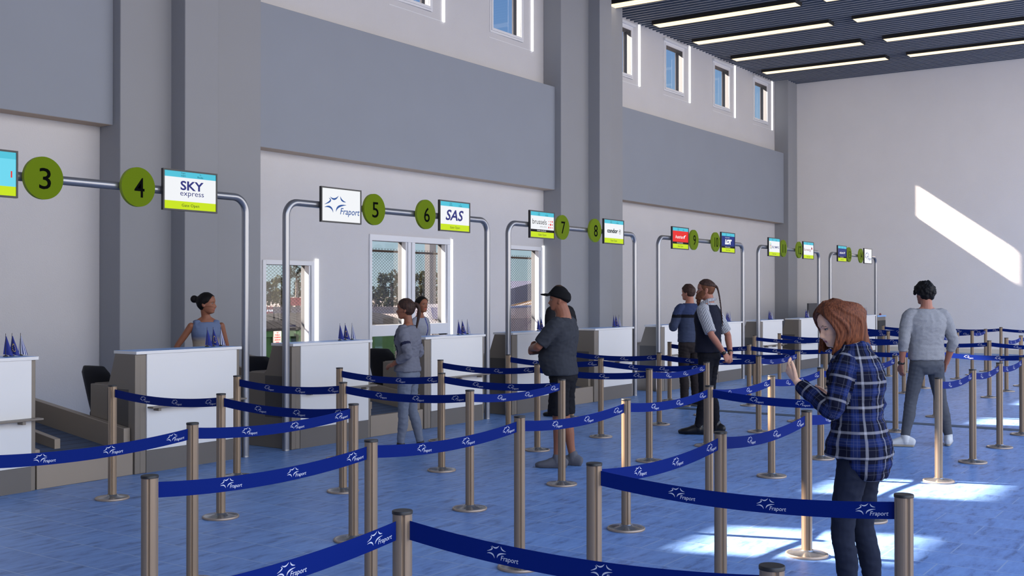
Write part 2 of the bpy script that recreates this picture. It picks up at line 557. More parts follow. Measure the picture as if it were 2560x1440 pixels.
M_dgreen = mat('bin_green', rgb(38, 64, 42), .8, spec=.05, var=.15)
M_dlid = mat('bin_lid', rgb(32, 33, 36), .9, spec=.03)
M_signw = mat('sign_white', rgb(190, 182, 178), .6)
M_signr = mat('sign_red', rgb(186, 60, 60), .6)
def dumpster(x0, x1, label, sign=False):
    r = empty('dumpster', (x0, 13.75, 0))
    Lx = x1 - x0
    mb = MB(); mb.box(0, Lx, 0, 1.0, 0.1, 1.06)
    mb.box(-.03, Lx + .03, -.04, 1.04, 1.0, 1.10)
    for q in (.25, .55): mb.box(0, Lx, -.03, 0, q, q + .03)
    for q in (.08, Lx - .2): mb.box(q, q + .12, .1, .9, 0, .1)
    cont = mb.build('container', M_dgreen, r)
    mb = MB()
    prof = [(-.06, 1.10), (-.06, 1.14), (.25, 1.25), (.65, 1.33), (1.05, 1.36), (1.05, 1.10)]
    mb.prism([(p[0], p[1]) for p in prof], lambda p, q, h: (h, p, q), -.04, Lx + .04)
    nrib = int(Lx / .16)
    for i in range(nrib + 1):
        xr = -.04 + i * (Lx + .05) / max(1, nrib)
        for (p, q), (p2, q2) in zip(prof[1:4], prof[2:5]):
            mb.tube([(xr, p, q + .004), (xr, p2, q2 + .004)], .012, 5)
    mb.build('lid', M_dlid, r)
    if sign:
        mb = MB(); mb.box(1.03, 1.20, -.055, -.035, .875, 1.095)
        fn = lambda a, b: (a, -.057, b)
        for s_, zc, ww in (('NO', 1.068, .04), ('PUBLIC', 1.03, .115), ('DUMPING', .99, .14), ('$500.00', .947, .13), ('FINE', .905, .07)):
            put_text(mb, s_, 1.115, zc, ww, .026, fn, 1, bold=.03)
        mb.build('warning_sign', [M_signw, M_signr], cont)
    tag(r, label, 'dumpster', 'green dumpsters outside the windows')
dumpster(11.75, 13.22, 'green dumpster with a small red and white warning sign outside the single window', True)
dumpster(13.4, 14.9, 'green dumpster with ribbed grey lid beside the one carrying a sign')
dumpster(15.05, 16.2, 'green dumpster seen through the double window')

def crown_mesh(mb, c, rx, ry, rz, n, rnd, m=0):
    for i in range(n):
        a, b_ = rnd.random() * 2 * PI, rnd.uniform(-.9, 1)
        rr = rnd.uniform(.35, 1) ** .6
        p = V((c[0] + rx * rr * math.cos(a) * math.sqrt(1 - b_*b_*.8), c[1] + ry * rr * math.sin(a) * math.sqrt(1 - b_*b_*.8), c[2] + rz * b_ * rr))
        s = rnd.uniform(.05, .12) * (rx + rz)
        for q in range(20):
            u = V((rnd.gauss(0, 1), rnd.gauss(0, 1), rnd.gauss(0, 1))).normalized()
            w_ = V((rnd.gauss(0, 1), rnd.gauss(0, 1), rnd.gauss(0, 1))).cross(u).normalized()
            ctr = p + u * s * rnd.uniform(.3, 1.3)
            t_ = w_.cross(u)
            k_ = s * .34
            mb.quad(ctr - w_*k_ - t_*k_*.6, ctr + w_*k_ - t_*k_*.6, ctr + w_*k_*.7 + t_*k_, ctr - w_*k_*.6 + t_*k_*.8, m)
M_leaf = mat('leaf_dark', rgb(36, 40, 26), .95, spec=.02, var=.4, vscale=1.5)
M_leaf2 = mat('leaf_light', rgb(54, 54, 32), .95, spec=.02, var=.35, vscale=1.5)
M_bark = mat('bark', rgb(88, 80, 72), .9)
rnd = random.Random(5)
def raypt(u, v, Z):
    d = Fd + rt * ((u - 1280) / F_PX) + Ud * ((720 - v) / F_PX)
    return V((0, 0, 1.7)) + d * Z
TREES = [  # centre pixel of crown, half width px, half height px, distance, shape, label
    (672, 722, 24, 26, 178, 'b', 'low dark bushy tree at the side edge of the single window'),
    (703, 716, 20, 28, 150, 'l', 'olive green rounded tree in the middle of the single window'),
    (741, 682, 24, 22, 140, 'u', 'umbrella pine with a bare trunk behind the single window'),
    (756, 716, 22, 22, 155, 'b', 'dark round tree under the umbrella pine'),
    (978, 708, 34, 34, 130, 'b', 'large dark tree filling the first half of the double window'),
    (938, 732, 26, 16, 150, 'b', 'low dark shrubby tree at the foot of the large tree, double window'),
    (1052, 712, 30, 34, 130, 'l', 'olive green tree behind the dark lamp post in the double window'),
    (1098, 708, 34, 32, 125, 'b', 'dark tree at the post side of the double window'),
]
for (u, v, hw, hh, Z, kind, lab) in TREES:
    c = raypt(u, v, Z); rx = hw * Z / F_PX; rz = hh * Z / F_PX
    r = empty('tree', (c.x, c.y, 0))
    mb = MB()
    if kind == 'u':
        crown_mesh(mb, (0, 0, c.z), rx, rx, rz * .9, 60, rnd)
    else:
        crown_mesh(mb, (0, 0, c.z), rx, rx, rz, 90, rnd)
        crown_mesh(mb, (0, 0, c.z * .42), rx * 1.0, rx, c.z * .45, 70, rnd)
    mb.build('crown', M_leaf2 if kind == 'l' else M_leaf, r)
    mb = MB(); mb.tube([(0, 0, 0), (.1, 0, c.z * .5), (0, 0, c.z)], [.28, .2, .08], 7)
    mb.build('trunk', M_bark, r)
    tag(r, lab, 'tree', 'trees beyond the apron')
# hedge line closing the view far behind
mb = MB()
for u in range(655, 780, 7):
    c = raypt(u, 746, 260); crown_mesh(mb, (c.x, c.y, c.z), 1.6, 1.6, .9, 7, rnd)
for u in range(905, 1130, 7):
    c = raypt(u, 742, 260); crown_mesh(mb, (c.x, c.y, c.z), 1.8, 1.8, 1.3, 8, rnd)
tag(mb.build('scrub_vegetation', M_leaf), 'band of dark scrub along the far edge of the apron', 'vegetation', kind='stuff')
# far low concrete barrier
mb = MB()
c0, c1 = raypt(600, 778, 100), raypt(1180, 778, 100)
d = (c1 - c0); d.z = 0; d.normalize(); nn = V((-d.y, d.x, 0))
for i in range(36):
    p = c0 + d * (i * .62 - 0)
    p.z = 0
pa = c0.copy(); pa.z = 0
mb.prism([(0, 0), (.5, 0), (.35, .3), (.3, .62), (.2, .62), (.15, .3)], lambda p, q, h: (pa + nn * p + d * h + V((0, 0, q)))[:], 0, 40)
o = mb.build('barrier_wall', mat('barrier_concrete', rgb(84, 75, 74), .9, var=.1, vscale=2)); tag(o, 'low pale concrete barrier across the apron outside', 'barrier')
M_conr = mat('cone_red', rgb(118, 40, 40), .6)
for i, u in enumerate((664, 669, 675, 680)):
    p = raypt(u, 782, 96)
    r = empty('traffic_cone', (p.x, p.y, 0))
    mb = MB(); mb.lathe([(.08, 0), (.08, .05), (.075, .05), (.07, .25)], 12, m=0); mb.build('cone_base', M_conr, r)
    mb = MB(); mb.lathe([(.07, .25), (.055, .42)], 12); mb.build('reflective_band', M_white, r)
    mb = MB(); mb.lathe([(.055, .42), (.03, .72)], 12); mb.build('tip', M_conr, r)
    tag(r, 'red and white traffic cone far outside the single window, %s from the frame' % ('first', 'second', 'third', 'fourth')[i], 'traffic cone', 'traffic cones on the apron')
# red ground cart
p = raypt(738, 752, 120); r = empty('baggage_cart', (p.x, p.y, 0), -.6)
mb = MB(); mb.box(-.6, .6, -.4, .4, .55, 1.35); mb.box(-.64, .64, -.44, .44, 1.3, 1.4); mb.build('box_body', M_conr, r)
for sx in (-.4, .4):
    for sy in (-.3, .3):
        mb = MB(); mb.tube([(sx, sy, 0), (sx, sy, .58)], .05, 8); mb.build('leg', M_black, r)
tag(r, 'small red service cart standing far outside the single window', 'cart')
# white car behind the double window
def car(name, loc, rz, body, label, s=1.):
    r = empty(name, loc, rz); r.scale = (s, s, s)
    side = [(-2.1, .35), (2.1, .35), (2.15, .62), (1.95, .86), (1.05, .95), (.45, 1.40), (-.9, 1.46), (-1.75, 1.05), (-2.1, .95)]
    mb = MB(); mb.prism(side[::-1], lambda p, q, h: (p, h, q), -.85, .85); mb.build('body', body, r, .06)
    gm = mat(name + '_glass', rgb(60, 60, 74), .1)
    mb = MB()
    for sy in (-.86, .86):
        mb.prism([(-1.6, 1.02), (.85, .97), (.38, 1.33), (-.85, 1.38)], lambda p, q, h, sy=sy: (p, sy + h, q), -.01, .01)
    mb.prism([(-.72, 0), (.72, 0), (.62, 1), (-.62, 1)], lambda p, q, h: (1.07 - .6 * q + h, p, .99 + .38 * q), 0, .02)
    mb.prism([(-.72, 0), (.72, 0), (.62, 1), (-.62, 1)], lambda p, q, h: (-1.75 + .8 * q + h, p, 1.08 + .34 * q), -.02, 0)
    mb.build('windows', gm, r, fixn=True)
    for sx in (-1.3, 1.35):
        for sy in (-.8, .8):
            mb = MB(); mb.prism([(.33 * math.cos(a * PI / 8), .33 * math.sin(a * PI / 8)) for a in range(16)], lambda p, q, h, sx=sx, sy=sy: (sx + p, sy + h, .33 + q), -.1, .1); mb.build('wheel', M_black, r)
    tag(r, label, 'car')
car('car', (23.6, 18.6, 0), .9, mat('car_white', rgb(96, 96, 100), .25), 'white car parked behind the fence, seen through the double window')
car('car', (30.9, 21.6, 0), 2.3, mat('car_blue', rgb(38, 42, 62), .25), 'dark blue car parked outside the window beside the middle column', .92)
# dark post behind the double window
r = empty('lamp_post', (27.18, 22, 0)); mb = MB(); mb.box(-.16, .16, -.1, .1, 0, 6.2); mb.build('post', mat('post_dark', rgb(58, 60, 64), .6), r)
mb = MB(); mb.box(-.3, .3, -.3, .3, 0, .08); mb.build('base_plate', M_black, r)
tag(r, 'thick dark lamp post outside the double window', 'lamp post')
# dark canopy beyond the far window
r = empty('canopy', (41, 30, 0))
mb = MB()
def cp(u, v): 
    y = 30.; d = Fd + rt * ((u - 1280) / F_PX) + Ud * ((720 - v) / F_PX); t = y / d.y; return V((d.x * t, y, 1.7 + d.z * t))
a, b, c, d_ = cp(1240, 732), cp(1350, 702), cp(1350, 744), cp(1240, 772)
rel = lambda p, dy: (p.x - 41, p.y - 30 + dy, p.z)
mb.add([rel(a, 0), rel(b, 0), rel(c, 0), rel(d_, 0), rel(a, 3), rel(b, 3), rel(c, 3), rel(d_, 3)], [(0,3,2,1),(4,5,6,7),(0,1,5,4),(1,2,6,5),(2,3,7,6),(3,0,4,7)])
mb.build('canopy_roof', mat('canopy_navy', rgb(50, 52, 70), .6), r, fixn=True)
for i in range(4):
    mb = MB(); p, q = cp(1245, 776 + i * 7), cp(1345, 749 + i * 8)
    mb.tube([rel(p, .2), rel(q, .2)], .035, 6); mb.build('wood_batten', mat('batten', rgb(168, 132, 92), .7) if i == 0 else bpy.data.materials['batten'], r)
for u in (1248, 1346):
    p = cp(u, 770); mb = MB(); mb.tube([(p.x - 41, .2, 0), (p.x - 41, .2, p.z)], .08, 8); mb.build('support_post', M_black, r)
tag(r, 'dark navy canopy with wooden battens outside the window beside the middle column', 'canopy')
r = empty('barrier_pole', (29.85, 19.6, 0))
for i in range(6):
    mb = MB(); mb.tube([(0, 0, i * .5), (0, 0, i * .5 + .5)], .045, 8)
    mb.build('red_band' if i % 2 else 'white_band', M_conr if i % 2 else M_white, r)
tag(r, 'red and white striped pole outside the window beside the middle column', 'pole')
# ------------------------------------------------------------------ check-in desks
ORD = ('first', 'second', 'third', 'fourth', 'fifth', 'sixth', 'seventh', 'eighth', 'ninth', 'tenth', 'eleventh', 'twelfth', 'thirteenth')
M_grey = mat('desk_steel', rgb(128, 119, 108), .45, .25, bump=.05, bscale=30)
M_greyd = mat('desk_steel_dark', rgb(84, 80, 76), .5, .2)
M_panel = mat('desk_white', rgb(226, 224, 221), .45)
M_top = mat('desk_top_sky_tint', rgb(138, 184, 242), .3)  # blue sky light from above is put into this colour
M_kickp = mat('desk_kick', rgb(108, 103, 98), .5, .2)
DF = [5.56, 9.87, 14.11, 18.71, 23.26, 27.81]   # x of the odd number disc of every frame
YF = 8.85
proto = None
def make_counter():
    r = empty('check_in_counter', (0, YF, 0))
    W = 1.28
    mb = MB()
    # steel carcass: side cheek with slanted console profile, rear of front wall, right post
    prof = [(0.0, 0), (.70, 0), (.70, .83), (.44, .83), (.405, .86), (.31, 1.135), (0.0, 1.135)]
    mb.prism([(p[0], p[1]) for p in prof], lambda p, q, h: (h, p, q), 0, .06)
    mb.box(.06, .125, 0, .10, 0, 1.135)
    mb.box(W - .05, W - .005, 0.0, .32, 0, 1.135)
    mb.box(.125, W - .05, .015, .10, 0, 1.135)
    mb.build('carcass', M_grey, r, .006)
    mb = MB(); mb.box(-.004, .0, .10, .42, .34, .80); mb.build('side_panel', M_greyd, r)
    mb = MB(); mb.box(.125, W - .05, -.012, .015, .215, 1.14); mb.build('front_panel', M_panel, r, .003)
    mb = MB(); mb.box(.125, W - .05, -.004, .015, 0, .213); mb.build('kick_plate', M_kickp, r)
    mb = MB(); mb.box(0, W + .012, -.02, .33, 1.135, 1.165)
    mb.mi[1] = 1
    mb.build('worktop', [M_panel, M_top], r, .003)
    mb = MB(); mb.box(.06, W - .05, .32, .72, .80, .835); mb.build('desk_shelf', M_grey, r, .004)
    mb = MB(); mb.box(.13, W + .01, -.10, -.012, .618, .634)
    lg = mb.build('bag_ledge', M_grey, r, .003)
    for q in (.2, .64, 1.1):
        mb = MB(); mb.box(q, q + .03, -.09, -.012, .59, .618); mb.build('bracket', M_grey, lg)
    return r
counters = {}
for i, D in enumerate(DF):
    for j in (0, 1):
        num = 3 + 2 * i + j
        x = D + (-1.345 if j == 0 else .945)
        if proto is None: proto = r = make_counter()
        else: r = copy_tree(proto)
        r.location = (x, YF, 0)
        tag(r, 'white-fronted steel check-in counter below number sign %d' % num, 'counter', 'check-in counters')
        counters[num] = r

# ------------------------------------------------------------------ bag conveyors between the desks
k = NT('conveyor_belt'); co = k.coord('Object'); sp = k.n('ShaderNodeSeparateXYZ'); k.l(co, sp.inputs[0])
f = k.math('FRACT', k.math('MULTIPLY', sp.outputs[1], 7.5)); f = k.math('LESS_THAN', f, .1)
k.l(k.mix(f, rgb(58, 74, 100), rgb(24, 30, 44)), k.b.inputs['Base Color']); k.b.inputs['Roughness'].default_value = .6
M_beltrub = k.m
M_steel2 = mat('conveyor_steel', rgb(150, 138, 124), .4, .35)
proto = None
for i, D in enumerate(DF):
    x = D - .06
    W = 1.0
    if proto is None:
        r = proto = empty('baggage_conveyor', (x, YF, 0))
        sl = math.tan(math.radians(7.2)); L = 3.3
        zt = lambda y, b: b + sl * y
        def wedge(x0, x1, y0, y1, h0, h1, base0=None, base1=None):
            mb = MB()
            b0 = 0 if base0 is None else base0; b1 = 0 if base1 is None else base1
            mb.add([(x0,y0,b0),(x1,y0,b0),(x1,y1,b1),(x0,y1,b1),(x0,y0,h0),(x1,y0,h0),(x1,y1,h1),(x0,y1,h1)],
                   [(0,3,2,1),(4,5,6,7),(0,1,5,4),(1,2,6,5),(2,3,7,6),(3,0,4,7)])
            return mb
        wedge(.012, W - .005, 0.015, .06, .25, .255).build('front_plate', M_steel2, r, .004)
        wedge(.012, W - .005, .06, L, .22, .22 + sl * L).build('belt', M_beltrub, r)
        wedge(.012, .07, .06, L, .34, .34 + sl * L, .2).build('side_guard', M_steel2, r, .004)
        wedge(W - .075, W - .005, .06, L, .44, .44 + sl * L, .2).build('side_guard', M_steel2, r, .004)
        wedge(.46, .52, .45, L, .36, .36 + sl * L, .2).build('lane_divider', M_steel2, r, .004)
    else:
        r = copy_tree(proto); r.location = (x, YF, 0)
    tag(r, 'two-lane baggage conveyor between the counters numbered %d and %d' % (3 + 2*i, 4 + 2*i), 'conveyor', 'baggage conveyors')

# ------------------------------------------------------------------ staff chairs
M_chair = mat('chair_black', rgb(20, 21, 28), .6)
def make_chair():
    r = empty('office_chair')
    mb = MB()
    n = 9
    prof = []
    for i in range(n):
        t = i / (n - 1); z = .42 + .56 * t
        w_ = .13 + .10 * math.sin(PI * min(1, t * 1.15) ** .8 * .62)
        if i == n - 1: w_ *= .72
        prof.append((z, w_, -.22 - .10 * t + .03 * math.sin(PI * t)))
    vs = []; fs = []
    for z, w_, y in prof:
        for sx, dy in ((-1, -.0), (-.6, -.035), (.6, -.035), (1, 0), (.6, .03), (-.6, .03)):
            vs.append((sx * w_, y + dy, z))
    for i in range(n - 1):
        for q in range(6):
            p = (q + 1) % 6
            fs.append((i*6+q, i*6+p, (i+1)*6+p, (i+1)*6+q))
    fs += [tuple(range(6))[::-1], tuple(range((n-1)*6, n*6))]
    mb.add(vs, fs, 0, True); mb.build('backrest', M_chair, r, .012)
    mb = MB(); mb.box(-.23, .23, -.2, .25, .43, .51); mb.build('seat', M_chair, r, .03)
    mb = MB(); mb.tube([(0, 0, .1), (0, 0, .43)], .028, 10); mb.build('gas_lift', M_black, r)
    mb = MB()
    for q in range(5):
        a = 2 * PI * q / 5
        mb.tube([(0, 0, .13), (.27 * math.cos(a), .27 * math.sin(a), .075)], [.025, .016], 8)
    bs_ = mb.build('base', M_black, r)
    for q in range(5):
        a = 2 * PI * q / 5
        mb = MB(); mb.ell((.27 * math.cos(a), .27 * math.sin(a), .035), .03, .03, .035, u=10, v=8); mb.build('caster', M_black, bs_)
    return r
ch = make_chair()
for i, (x, y, a, lab) in enumerate(((7.07, 9.88, -1.5, 'black office chair behind the desk shelf of counter 4, beside the conveyor'), (9.20, 9.91, -1.3, 'black office chair behind counter 5, its back showing beside the frame post'), (11.44, 9.90, -1.5, 'black office chair behind counter 6, next to the conveyor'))):
    r = ch if i == 0 else copy_tree(ch)
    r.location = (x, y, 0); r.rotation_euler = (0, 0, a)
    tag(r, lab, 'chair', 'staff chairs')

# ------------------------------------------------------------------ desk flags
M_navy = mat('flag_blue', rgb(28, 42, 128), .7)
M_yel = mat('flag_yellow', rgb(226, 196, 66), .7)
M_fwh = mat('flag_white', rgb(214, 216, 224), .7)
def flag_cloth(mb, kind):
    # triangular draped cloth hanging from the top of a little staff
    N = 8
    def pt(s, t):   # s across 0..1, t down 0..1
        half = .043 * (.08 + .92 * t)
        z = .175 - .155 * t - .02 * s * t
        x = -.02 * t + s * (half * 2)
        y = .010 * math.sin(s * 7) * t
        return (x, y, z)
    cols = 9 if kind == 'gr' else 6
    for a in range(cols):
        for b in range(N):
            s0, s1, t0, t1 = a / cols, (a + 1) / cols, b / N, (b + 1) / N
            m = 0
            if kind == 'gr': m = 2 if (a % 2) else 0
            mb.add([pt(s0, t0), pt(s1, t0), pt(s1, t1), pt(s0, t1)], [(0, 1, 2, 3)], m, True)
    if kind == 'eu':
        for q in range(12):
            a = 2 * PI * q / 12
            s = .52 + .22 * math.cos(a); t = .62 + .2 * math.sin(a)
            p = pt(s, t)
            for sg in (-1, 1):
                vs = [(p[0] + .0045 * math.cos(z * PI / 5 + .3) * (1 if z % 2 else .45), p[1] + sg * .0022, p[2] + .0045 * math.sin(z * PI / 5 + .3) * (1 if z % 2 else .45)) for z in range(10)]
                mb.add(vs, [list(range(10))], 1)
def make_flag(kind):
    r = empty('desk_flag')
    mb = MB(); mb.tube([(0, 0, .006), (0, 0, .2)], [.003, .002], 6); mb.build('staff', M_black, r)
    mb = MB(); mb.lathe([(.022, 0), (.022, .005), (.006, .012)], 12); mb.build('base', M_black, r)
    mb = MB(); flag_cloth(mb, kind); mb.build('cloth', [M_navy, M_yel, M_fwh], r)
    return r
flagproto = {}
FN = {'bl': 'plain dark blue', 'eu': 'blue star-ringed', 'gr': 'blue and white striped'}
for num, c in counters.items():
    cx = c.location.x + 1.28
    off = {3: (-.15, -.08, .0), 4: (-.25, -.155, -.055)}.get(num, (-.31, -.2, -.08))
    for kind, dx in zip(('bl', 'eu', 'gr'), off):
        if kind not in flagproto:
            flagproto[kind] = r = make_flag(kind)
        else: r = copy_tree(flagproto[kind])
        r.location = (cx + dx - .02, YF + .19 + (.02 if kind != 'bl' else .0), 1.166); r.rotation_euler = (0, 0, {'bl': -.3, 'eu': -.7, 'gr': -.2}[kind])
        tag(r, 'small %s table flag on the worktop of counter %d' % (FN[kind], num), 'flag', 'table flags on the counters')

# ------------------------------------------------------------------ pipe frames with number discs and screens
M_pipe = mat('pipe_steel', rgb(150, 152, 158), .28, .75)
M_disc = mat('disc_green', rgb(98, 120, 6), .6, spec=.08)
M_discr = mat('disc_rim', rgb(140, 160, 30), .5)
M_ink = mat('ink_black', rgb(8, 10, 8), .8, spec=.03)
M_bez = mat('screen_bezel', rgb(38, 39, 40), .4)
PR = .04
proto = None
for i, D in enumerate(DF):
    if proto is None:
        r = proto = empty('pipe_frame', (D, YF + .015, 0))
        xl, xr_, zt_ = -1.42, 2.315, 2.72
        rb = .16
        def arc(cx, cz, a0, a1): return [(cx + rb * math.cos(a0 + (a1 - a0) * q / 8), 0, cz + rb * math.sin(a0 + (a1 - a0) * q / 8)) for q in range(9)]
        mb = MB(); mb.tube([(xl, 0, .012), (xl, 0, zt_ - rb - .02)], PR, 16); pa_ = mb.build('post', M_pipe, r)
        mb = MB(); mb.tube([(xr_, 0, .012), (xr_, 0, zt_ - rb - .02)], PR, 16); pb_ = mb.build('post', M_pipe, r)
        mb = MB(); mb.tube([(xl, 0, zt_ - rb - .02)] + arc(xl + rb, zt_ - rb, PI, PI / 2) + arc(xr_ - rb, zt_ - rb, PI / 2, 0) + [(xr_, 0, zt_ - rb - .02)], PR, 16)
        mb.build('crossbar', M_pipe, r)
        for q, pq in ((xl, pa_), (xr_, pb_)):
            mb = MB(); mb.lathe([(.0415, 0), (.0415, .008), (.0405, .014)], 16, c=(q, 0, 0)); mb.build('floor_flange', M_pipe, pq)
    else:
        r = copy_tree(proto); r.location = (D, YF + .015, 0)
    tag(r, 'tall bent steel pipe frame carrying number signs %d and %d' % (3 + 2*i, 4 + 2*i), 'sign frame', 'pipe frames over the counters')
    for j in (0, 1):
        num = 3 + 2*i + j
        r = empty('number_sign', ((D + j * .975) * .9925, YF - .05, 2.717))
        mb = MB()
        mb.prism([(.186 * math.cos(2*PI*q/48), .186 * math.sin(2*PI*q/48)) for q in range(48)], lambda p, q, h: (p, h, q), .012, -.022, smooth=False)
        mb.mi = [0, 0] + [1] * (len(mb.f) - 2)
        dc = mb.build('disc', [M_disc, M_discr], r, fixn=True)
        mb = MB(); mb.box(-.03, .03, .012, .0242, -.05, .05); mb.build('bracket', M_bez, r)
        mb = MB()
        s_ = str(num)
        put_text(mb, s_, .01, -.005, .112 if len(s_) == 1 else .165, .185, lambda a, b: (a, -.0235, b), 0, bold=.004)
        mb.build('numeral', M_ink, dc)
        tag(r, 'round olive green sign with the black number %d hanging on the pipe frame' % num, 'number sign', 'round number signs')

def emis(name, col, st=.95):
    return mat(name, (col[0]*.12, col[1]*.12, col[2]*.12, 1), .5, emit=(col, st), spec=.1)
S_w = emis('screen_white', rgb(236, 238, 240)); S_c = emis('screen_cyan', rgb(80, 190, 212)); S_c2 = emis('screen_light_cyan', rgb(108, 210, 232))
S_l = emis('screen_lime', rgb(196, 222, 24)); S_k = emis('screen_black', rgb(20, 20, 20), .3); S_n = emis('screen_navy', rgb(30, 46, 120)); S_r = emis('screen_red', rgb(226, 44, 40))
S_b = emis('screen_blue', rgb(46, 84, 150)); S_i = emis('screen_indigo', rgb(46, 50, 120)); S_m = emis('screen_burgundy', rgb(132, 30, 70)); S_g = emis('screen_grey', rgb(110, 110, 112)); S_t = emis('screen_ink', rgb(20, 50, 56), .4)
SM = [S_w, S_c, S_l, S_k, S_n, S_r, S_b, S_i, S_m, S_g, S_t, S_c2]
WHT, CY, LIME, BLK, NAV, RED, BLU, IND, BUR, GRY, INK, LC = range(12)
def screen(x, w_, name, label, draw):
    r = empty('display_screen', (x * .9925, YF - .058, 2.524))
    Hs = .402; b = .016
    mb = MB()
    mb.box(-w_/2, w_/2, 0, .025, 0, Hs)
    mb.box(-w_/2, -w_/2 + b, -.008, 0, 0, Hs); mb.box(w_/2 - b, w_/2, -.008, 0, 0, Hs); mb.box(-w_/2 + b, w_/2 - b, -.008, 0, 0, b); mb.box(-w_/2 + b, w_/2 - b, -.008, 0, Hs - b, Hs)
    mb.build('bezel', M_bez, r)
    mb = MB(); mb.box(-.06, .06, .025, .0325, .13, .25); mb.build('bracket', M_bez, r)
    mb = MB()
    iw, ih = w_ - 2*b, Hs - 2*b
    lay = [0]
    def P(u, v): return (-iw/2 + u * iw, -.001 - .0006 * lay[0], b + v * ih)
    def R(u0, u1, v0, v1, m): mb.quad(P(u0, v0), P(u1, v0), P(u1, v1), P(u0, v1), m)
    def T(s, u, v, wu, hv, m, **kw): put_text(mb, s, u, v, wu, hv, P, m, **kw)
    def poly(pts, m): mb.add([P(*p) for p in pts], [list(range(len(pts)))], m)
    def dot(u, v, ru, m, n=14, asp=iw/ih): poly([(u + ru*math.cos(2*PI*q/n), v + ru*asp*math.sin(2*PI*q/n)) for q in range(n)], m)
    draw(P, R, T, poly, dot, lay, mb, ih)
    mb.build('screen_face', SM, r)
    tag(r, label, 'display screen', 'airline screens on the pipe frames')
def common(R, T, lay, band=False, flight=('Flight', 'GQ612', 'To', 'Rhodes')):
    R(0, 1, .845, 1, CY); R(0, 1, 0, .215, LIME)
    if band: R(0, 1, .215, .315, BLK)
    lay[0] = 1
    T('Gate Open', .5, .10, .34, .10, INK)
    if flight:
        T(flight[0], .36, .955, .08, .04, INK); T(flight[1], .36, .89, .09, .05, INK)
        T(flight[2], .69, .955, .03, .04, INK); T(flight[3], .69, .89, .11, .05, INK)
    if band:
        T('STAR ALLIANCE', .47, .265, .38, .05, WHT)
def star4(poly, u, v, r, m):
    poly([(u + r*math.cos(q*PI/4)*(1 if q % 2 == 0 else .35), v + r*1.6*math.sin(q*PI/4)*(1 if q % 2 == 0 else .35)) for q in range(8)], m)
def d_two(P, R, T, poly, dot, lay, mb, ih):
    R(0, 1, .215, .845, LC); common(R, T, lay)
    R(.924, .945, .42, .57, RED)
def d_sky(P, R, T, poly, dot, lay, mb, ih):
    R(0, 1, .215, .845, WHT); common(R, T, lay)
    T('SKY', .53, .635, .45, .25, IND, bold=.025); T('express', .53, .39, .46, .14, IND)
def d_fra(P, R, T, poly, dot, lay, mb, ih):
    R(0, 1, 0, 1, WHT); lay[0] = 1
    put_logo(mb, .05, .14, .66, lambda a, b: P(a * .60 + .03, b), BLU)
def d_sas(P, R, T, poly, dot, lay, mb, ih):
    R(0, 1, .215, .845, WHT); common(R, T, lay, flight=('Flight', 'SK776', 'To', 'Oslo'))
    T('SAS', .49, .54, .62, .38, IND, shear=.25, bold=.022)
def d_bru(P, R, T, poly, dot, lay, mb, ih):
    R(0, 1, .315, .845, WHT); common(R, T, lay, True, ('Flight', 'SN3202', 'To', 'Brussels'))
    T('brussels', .385, .62, .60, .2, BLK); T('AIRLINES', .54, .43, .28, .05, GRY, spacing=1.3)
    for a in range(3):
        for b in range(3):
            dot(.78 + .075*a, .42 + .12*b, (.022, .017, .016, .014, .028, .02, .012, .016, .022)[a + 3*b], RED)
def d_con(P, R, T, poly, dot, lay, mb, ih):
    R(0, 1, .215, .845, WHT); common(R, T, lay, flight=('Flight', 'DE1621', 'To', 'Munich'))
    T('condor', .43, .54, .55, .2, INK, bold=.04)
    dot(.82, .52, .062, INK, 20); lay[0] = 2; dot(.82, .52, .054, WHT, 20); lay[0] = 3
    poly([(.78, .55), (.86, .60), (.825, .545), (.83, .45)], INK)
def d_aus(P, R, T, poly, dot, lay, mb, ih):
    R(0, 1, .315, .845, RED); common(R, T, lay, True, ('Flight', 'OS9108', 'To', 'Vienna'))
    T('Austrian', .42, .56, .48, .16, WHT, bold=.01); poly([(.70, .50), (.70, .60), (.80, .66), (.86, .66), (.78, .58), (.74, .47)], WHT)
def d_lot(P, R, T, poly, dot, lay, mb, ih):
    R(0, 1, .315, .845, NAV); common(R, T, lay, True, ('Flight', 'LO651', 'To', 'Warsaw'))
    T('POLISH AIRLINES', .45, .765, .34, .045, WHT); T('LOT', .52, .54, .52, .28, WHT, shear=.15, bold=.09, spacing=.85)
    lay[0] = 2; dot(.50, .54, .03, NAV)
def d_oly(P, R, T, poly, dot, lay, mb, ih):
    R(0, 1, .215, .845, WHT); common(R, T, lay, flight=('Flight', 'OA212', 'To', 'Athens'))
    for q, (u, v, m) in enumerate(((.14, .70, LIME), (.20, .66, CY), (.14, .60, NAV), (.20, .54, RED), (.14, .50, LIME), (.20, .45, BLK))):
        dot(u, v, .04, m, 14)
    lay[0] = 2
    for (u, v) in ((.14, .70), (.20, .66), (.14, .60), (.20, .54), (.14, .50), (.20, .45)): dot(u, v, .025, WHT, 12)
    T('OLYMPIC', .61, .5, .66, .13, IND, bold=.02)
def d_eur(P, R, T, poly, dot, lay, mb, ih):
    R(0, 1, .215, .845, WHT); common(R, T, lay, flight=('Flight', 'EW6720', 'To', 'Berlin'))
    T('Eurowings', .41, .52, .68, .22, BUR); dot(.82, .64, .045, BUR); dot(.87, .62, .03, RED)
def d_aeg(P, R, T, poly, dot, lay, mb, ih):
    R(0, 1, .315, .845, NAV); common(R, T, lay, True, ('Flight', 'A3242', 'To', 'Athens'))
    T('AEGEAN', .44, .55, .5, .12, WHT, bold=.02); poly([(.74, .48), (.80, .52), (.86, .62), (.80, .60), (.76, .66), (.77, .56)], WHT); poly([(.72, .56), (.76, .60), (.74, .66)], WHT)
